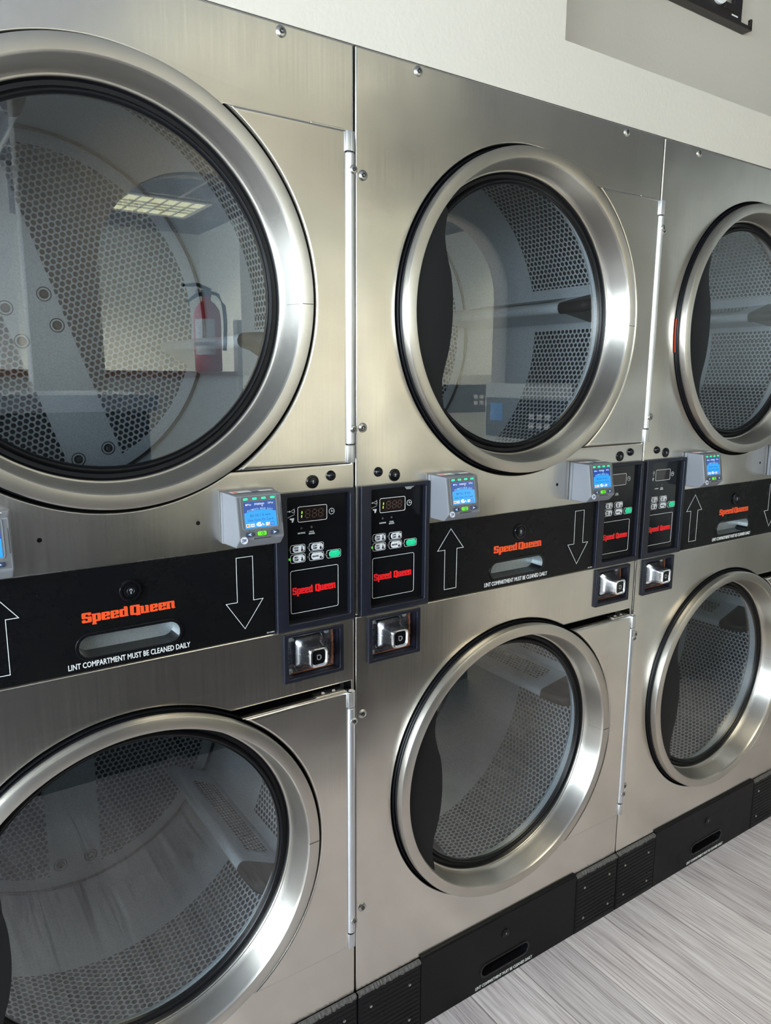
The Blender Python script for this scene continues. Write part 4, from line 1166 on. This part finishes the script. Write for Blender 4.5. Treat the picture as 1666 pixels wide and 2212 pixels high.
    TB = A(-0.0300, -0.0345, 0.0010)
    flat(bm, [circ(0, 0, 0.0060, 32)], TB @ Matrix.Translation((0, 0, 0.0004)), 0.0012, 0.0003, mi=0)
    flat(bm, [circ(0, 0, 0.0056, 32), circ(0, 0, 0.0051, 32)], TB @ Matrix.Translation((0, 0, 0.0007)), 0.0003, mi=1)
    text(bm, 'SW', TB @ Matrix.Translation((-0.0006, 0, 0.0008)), w=0.0074, h=0.0056, mi=1, depth=0.0002, bold=0.02, shear=0.15)
    finish(bm, 'round_badge', ['paper', 'badge'], t, smooth=0)
    return t
def copy_tree(o, parent=None):
    c = o.copy(); COL.objects.link(c)
    if parent is not None: c.parent = parent
    for ch in list(o.children): copy_tree(ch, c)
    return c
reader = build_reader()
spots = [(-W + 0.1605, 'grey card reader cut off by the left edge of the photo, on the nearest dryer'),
         (-W + 0.5490, 'grey card reader beside the control panel of the nearest dryer, above its down arrow'),
         (0.1605, 'grey card reader at the left of the middle dryer, above the up arrow'),
         (0.5490, 'grey card reader at the right of the middle dryer, above the down arrow'),
         (W + 0.1605, 'grey card reader at the left of the farthest dryer, under its upper door'),
         (W + 0.5490, 'grey card reader cut off by the right edge of the photo, on the farthest dryer')]
for i, (x, lab) in enumerate(spots):
    o = reader if i == 0 else copy_tree(reader)
    o.location = (x, 0, 1.1235)
    tag(o, lab, 'card reader', 'card readers on the dryer fronts')
reader.location = (spots[0][0], 0, 1.1235)

# ------------------------------------------------------------ sign in the recess
t = empty('wall_sign', (1.30, ND - 0.001, 2.40)); tag(t, 'black framed sign with white outlined letters hanging in the wall recess', 'sign')
x1, z0 = 1.42, 2.357
def L_(x): return x - 1.30
def Z_(z): return z - 2.40
bm = bmesh.new()
box(bm, L_(0.62), -0.0285, Z_(z0), L_(x1) + 0.046, 0.0, Z_(z0 + 0.010), bevel=0.0012)
box(bm, L_(x1) + 0.038, -0.0285, Z_(z0), L_(x1) + 0.0465, -0.018, Z_(z0 + 0.030), bevel=0.0025)
finish(bm, 'shelf_bar', ['signblk'], t, smooth=0)
bm = bmesh.new()
flat(bm, [rrect(L_(0.64), Z_(z0 + 0.004), L_(x1), Z_(2.60), 0.003), rrect(L_(0.68), Z_(z0 + 0.044), L_(x1) - 0.036, Z_(2.58), 0.012)], front(0, 0, -0.022), 0.010)
flat(bm, [rrect(L_(1.335), Z_(z0 + 0.030), L_(1.385), Z_(z0 + 0.046), 0.002)], front(0, 0, -0.024), 0.006)
finish(bm, 'frame', ['signblk'], t, smooth=0)
bm = bmesh.new()
flat(bm, [rrect(L_(1.372), Z_(z0 + 0.020), L_(1.402), Z_(z0 + 0.0235), 0.001)], front(0, 0, -0.0225), 0.0015)
finish(bm, 'pale_strip', ['signwht'], t, smooth=0)
for i, (cx, r) in enumerate(((0.76, 0.036), (0.87, 0.045), (0.98, 0.036), (1.09, 0.045), (1.195, 0.030), (1.305, 0.046))):
    zc = Z_(z0 + 0.030 + r * 1.4)
    def ell(k): return [(L_(cx) + r * k * math.cos(2 * PI * j / 40), zc + r * k * 1.4 * math.sin(2 * PI * j / 40)) for j in range(40)]
    bm = bmesh.new()
    flat(bm, [ell(1.0), ell(0.84)], front(0, 0, -0.030), 0.012, 0.002); flat(bm, [ell(0.74), ell(0.52)], front(0, 0, -0.032), 0.012, 0.002)
    finish(bm, 'letter', ['signwht'], t, smooth=40)

# ------------------------------------------------------------ across the aisle (seen mirrored in the door glass)
def washer(x, y, h, label, scr=False, rz=0.0):
    t = empty('washing_machine', (x, y, 0)); tag(t, label, 'washing machine', 'washing machines opposite the dryers')
    bm = bmesh.new(); box(bm, -0.33, -0.68, 0.0, 0.33, 0.0, h, bevel=0.006); finish(bm, 'body', ['washer'], t, smooth=30)
    FB = Matrix(((-1, 0, 0, 0), (0, 0, 1, 0), (0, 1, 0, 0), (0, 0, 0, 1)))   # faces +y
    bm = bmesh.new(); flat(bm, [rrect(-0.31, h - 0.30, 0.31, h - 0.08, 0.006)], Matrix.Translation((0, 0.008, 0)) @ FB, 0.008, 0.002)
    cp = finish(bm, 'control_panel', ['washdk'], t, smooth=0)
    bm = bmesh.new()
    flat(bm, [rrect(0.17, h - 0.21, 0.27, h - 0.11, 0.004)], Matrix.Translation((0, 0.012, 0)) @ FB, 0.004)
    finish(bm, 'display', ['scr_lt' if scr else 'dispbg'], cp, smooth=0)
    bm = bmesh.new()
    for i in range(3):
        for j in range(2): flat(bm, [rrect(-0.20 + i * 0.06, h - 0.24 + j * 0.05, -0.16 + i * 0.06, h - 0.21 + j * 0.05, 0.004)], Matrix.Translation((0, 0.011, 0)) @ FB, 0.004)
    finish(bm, 'buttons', ['pill'], cp, smooth=0)
    bm = bmesh.new(); lathe(bm, [(0.17, 0.0), (0.235, 0.0), (0.245, 0.02), (0.235, 0.045), (0.19, 0.045), (0.17, 0.02)], Matrix.Translation((0, 0, h - 0.72)) @ FB, 48, close=True)
    fixn(bm); d = finish(bm, 'door', ['alu'], t)
    bm = bmesh.new(); lathe(bm, [(0.0, 0.035), (0.10, 0.03), (0.17, 0.012)], Matrix.Translation((0, 0, h - 0.72)) @ FB, 32); finish(bm, 'door_glass', ['washdk'], d)
    bm = bmesh.new(); box(bm, -0.29, 0.0, h - 0.46, -0.19, 0.012, h - 0.36, bevel=0.003); finish(bm, 'coin_box', ['screwdark'], t)
    t.rotation_euler = (0, 0, rz)
    return t
washer(2.25, -1.80, 1.355, 'nearest front-load washer with a lit blue screen, across from the farthest dryer', True, PI / 2)
washer(2.25, -1.11, 1.355, 'front-load washer beside the nearest one, closer to the dryer row', False, PI / 2)
washer(2.55, -3.42, 1.41, 'front-load washer beyond the arch, farther from the right wall')
washer(3.23, -3.42, 1.41, 'front-load washer beyond the arch, against the right wall')
bm = bmesh.new(); box(bm, 2.60, -4.40, 0.0, 3.50, -4.14, 1.47); tag(finish(bm, 'service_duct', ['wood'], smooth=0), 'brown timber boxing behind the washers beyond the arch', 'boxing')
# low wall of the washer island with its timber cap, and the fire extinguisher on a post
bm = bmesh.new(); box(bm, -0.55, -3.30, 0.0, 1.10, -3.08, 1.375); o = finish(bm, 'island_wall', ['wallin'], smooth=0)
tag(o, 'low grey island wall under the timber cap', 'low wall')
bm = bmesh.new(); box(bm, -0.55, -3.33, 1.375, 1.10, -3.05, 1.412, bevel=0.003); finish(bm, 'timber_cap', ['wood'], o, smooth=0)
bm = bmesh.new(); box(bm, 1.15, -3.22, 0.0, 1.18, -3.16, 1.72); p_ = finish(bm, 'steel_post', ['wallin'], smooth=0)
tag(p_, 'slim pale post beside the fire extinguisher', 'post')
bm = bmesh.new(); box(bm, -0.06, -4.06, 0.0, 0.06, -3.94, CEIL); c_ = finish(bm, 'shop_column', ['signwht'], smooth=0)
tag(c_, 'square white column behind the island wall', 'column')
t = empty('folding_counter', (-0.9, -1.66, 0.0)); tag(t, 'dark cabinet with a pale laminate folding top, behind the photographer', 'counter')
bm = bmesh.new(); box(bm, -0.95, -0.33, 1.27, 0.99, 0.33, 1.325, bevel=0.004); finish(bm, 'counter_top', ['laminate'], t)
bm = bmesh.new(); box(bm, -0.92, -0.31, 0.0, 0.96, 0.31, 1.27); finish(bm, 'base', ['counterdk'], t, smooth=0)
t = empty('bench_cabinet', (0.80, -1.62, 0.0)); tag(t, 'low charcoal bench cabinet beside the folding counter, facing the dryers', 'cabinet')
bm = bmesh.new(); box(bm, -0.67, -0.30, 0.0, 0.67, 0.30, 0.93); finish(bm, 'base', ['counterdk'], t, smooth=0)
bm = bmesh.new(); box(bm, -0.68, -0.31, 0.93, 0.68, 0.31, 0.96, bevel=0.004); finish(bm, 'cabinet_top', ['washdk'], t)
t = empty('fire_extinguisher', (0.975, -3.19, 1.412)); t.rotation_euler = (0, 0, PI); t.scale = (1.3, 1.3, 1.14); tag(t, 'red fire extinguisher with black hose and white label on the island cap', 'fire extinguisher')
bm = bmesh.new(); lathe(bm, [(0.0, 0.0), (0.055, 0.0), (0.062, 0.006), (0.062, 0.27), (0.056, 0.315), (0.036, 0.348), (0.020, 0.360), (0.018, 0.385), (0.0, 0.385)], None, 40)
cyl = finish(bm, 'cylinder', ['extred'], t, smooth=60)
bm = bmesh.new(); lathe(bm, [(0.0628, 0.15), (0.0628, 0.265)], None, 24, a0=4.5, a1=6.1); lathe(bm, [(0.0628, 0.085), (0.0628, 0.13)], None, 24, a0=4.5, a1=6.1)
finish(bm, 'paper_label', ['paper'], cyl)
bm = bmesh.new(); lathe(bm, [(0.0630, 0.133), (0.0630, 0.147)], None, 40); finish(bm, 'green_band', [mat('dark_green_band', (0.02, 0.08, 0.04), 0.5)], cyl)
bm = bmesh.new()
lathe(bm, [(0.0, 0.380), (0.022, 0.380), (0.022, 0.415), (0.0, 0.415)], None, 20)
tube(bm, [(-0.02, 0, 0.415), (0.04, 0, 0.440), (0.11, 0, 0.430)], [0.010, 0.010, 0.006], 8)
tube(bm, [(0.0, 0, 0.40), (0.05, 0, 0.385), (0.09, 0, 0.350)], [0.010, 0.009, 0.007], 8)
finish(bm, 'valve_and_lever', ['handle'], t)
bm = bmesh.new()
lathe(bm, [(0.0, 0.008), (0.016, 0.008), (0.016, 0.0)], Matrix(((-1, 0, 0, 0.03), (0, 0, 1, 0.02), (0, 1, 0, 0.405), (0, 0, 0, 1))), 20)
finish(bm, 'gauge', ['paper'], t)
bm = bmesh.new(); tube(bm, [(-0.02, 0, 0.405), (-0.055, 0, 0.395), (-0.082, 0, 0.34), (-0.088, 0, 0.26), (-0.084, 0, 0.15), (-0.08, 0, 0.11)], 0.009, 10); finish(bm, 'hose', ['handle'], t)
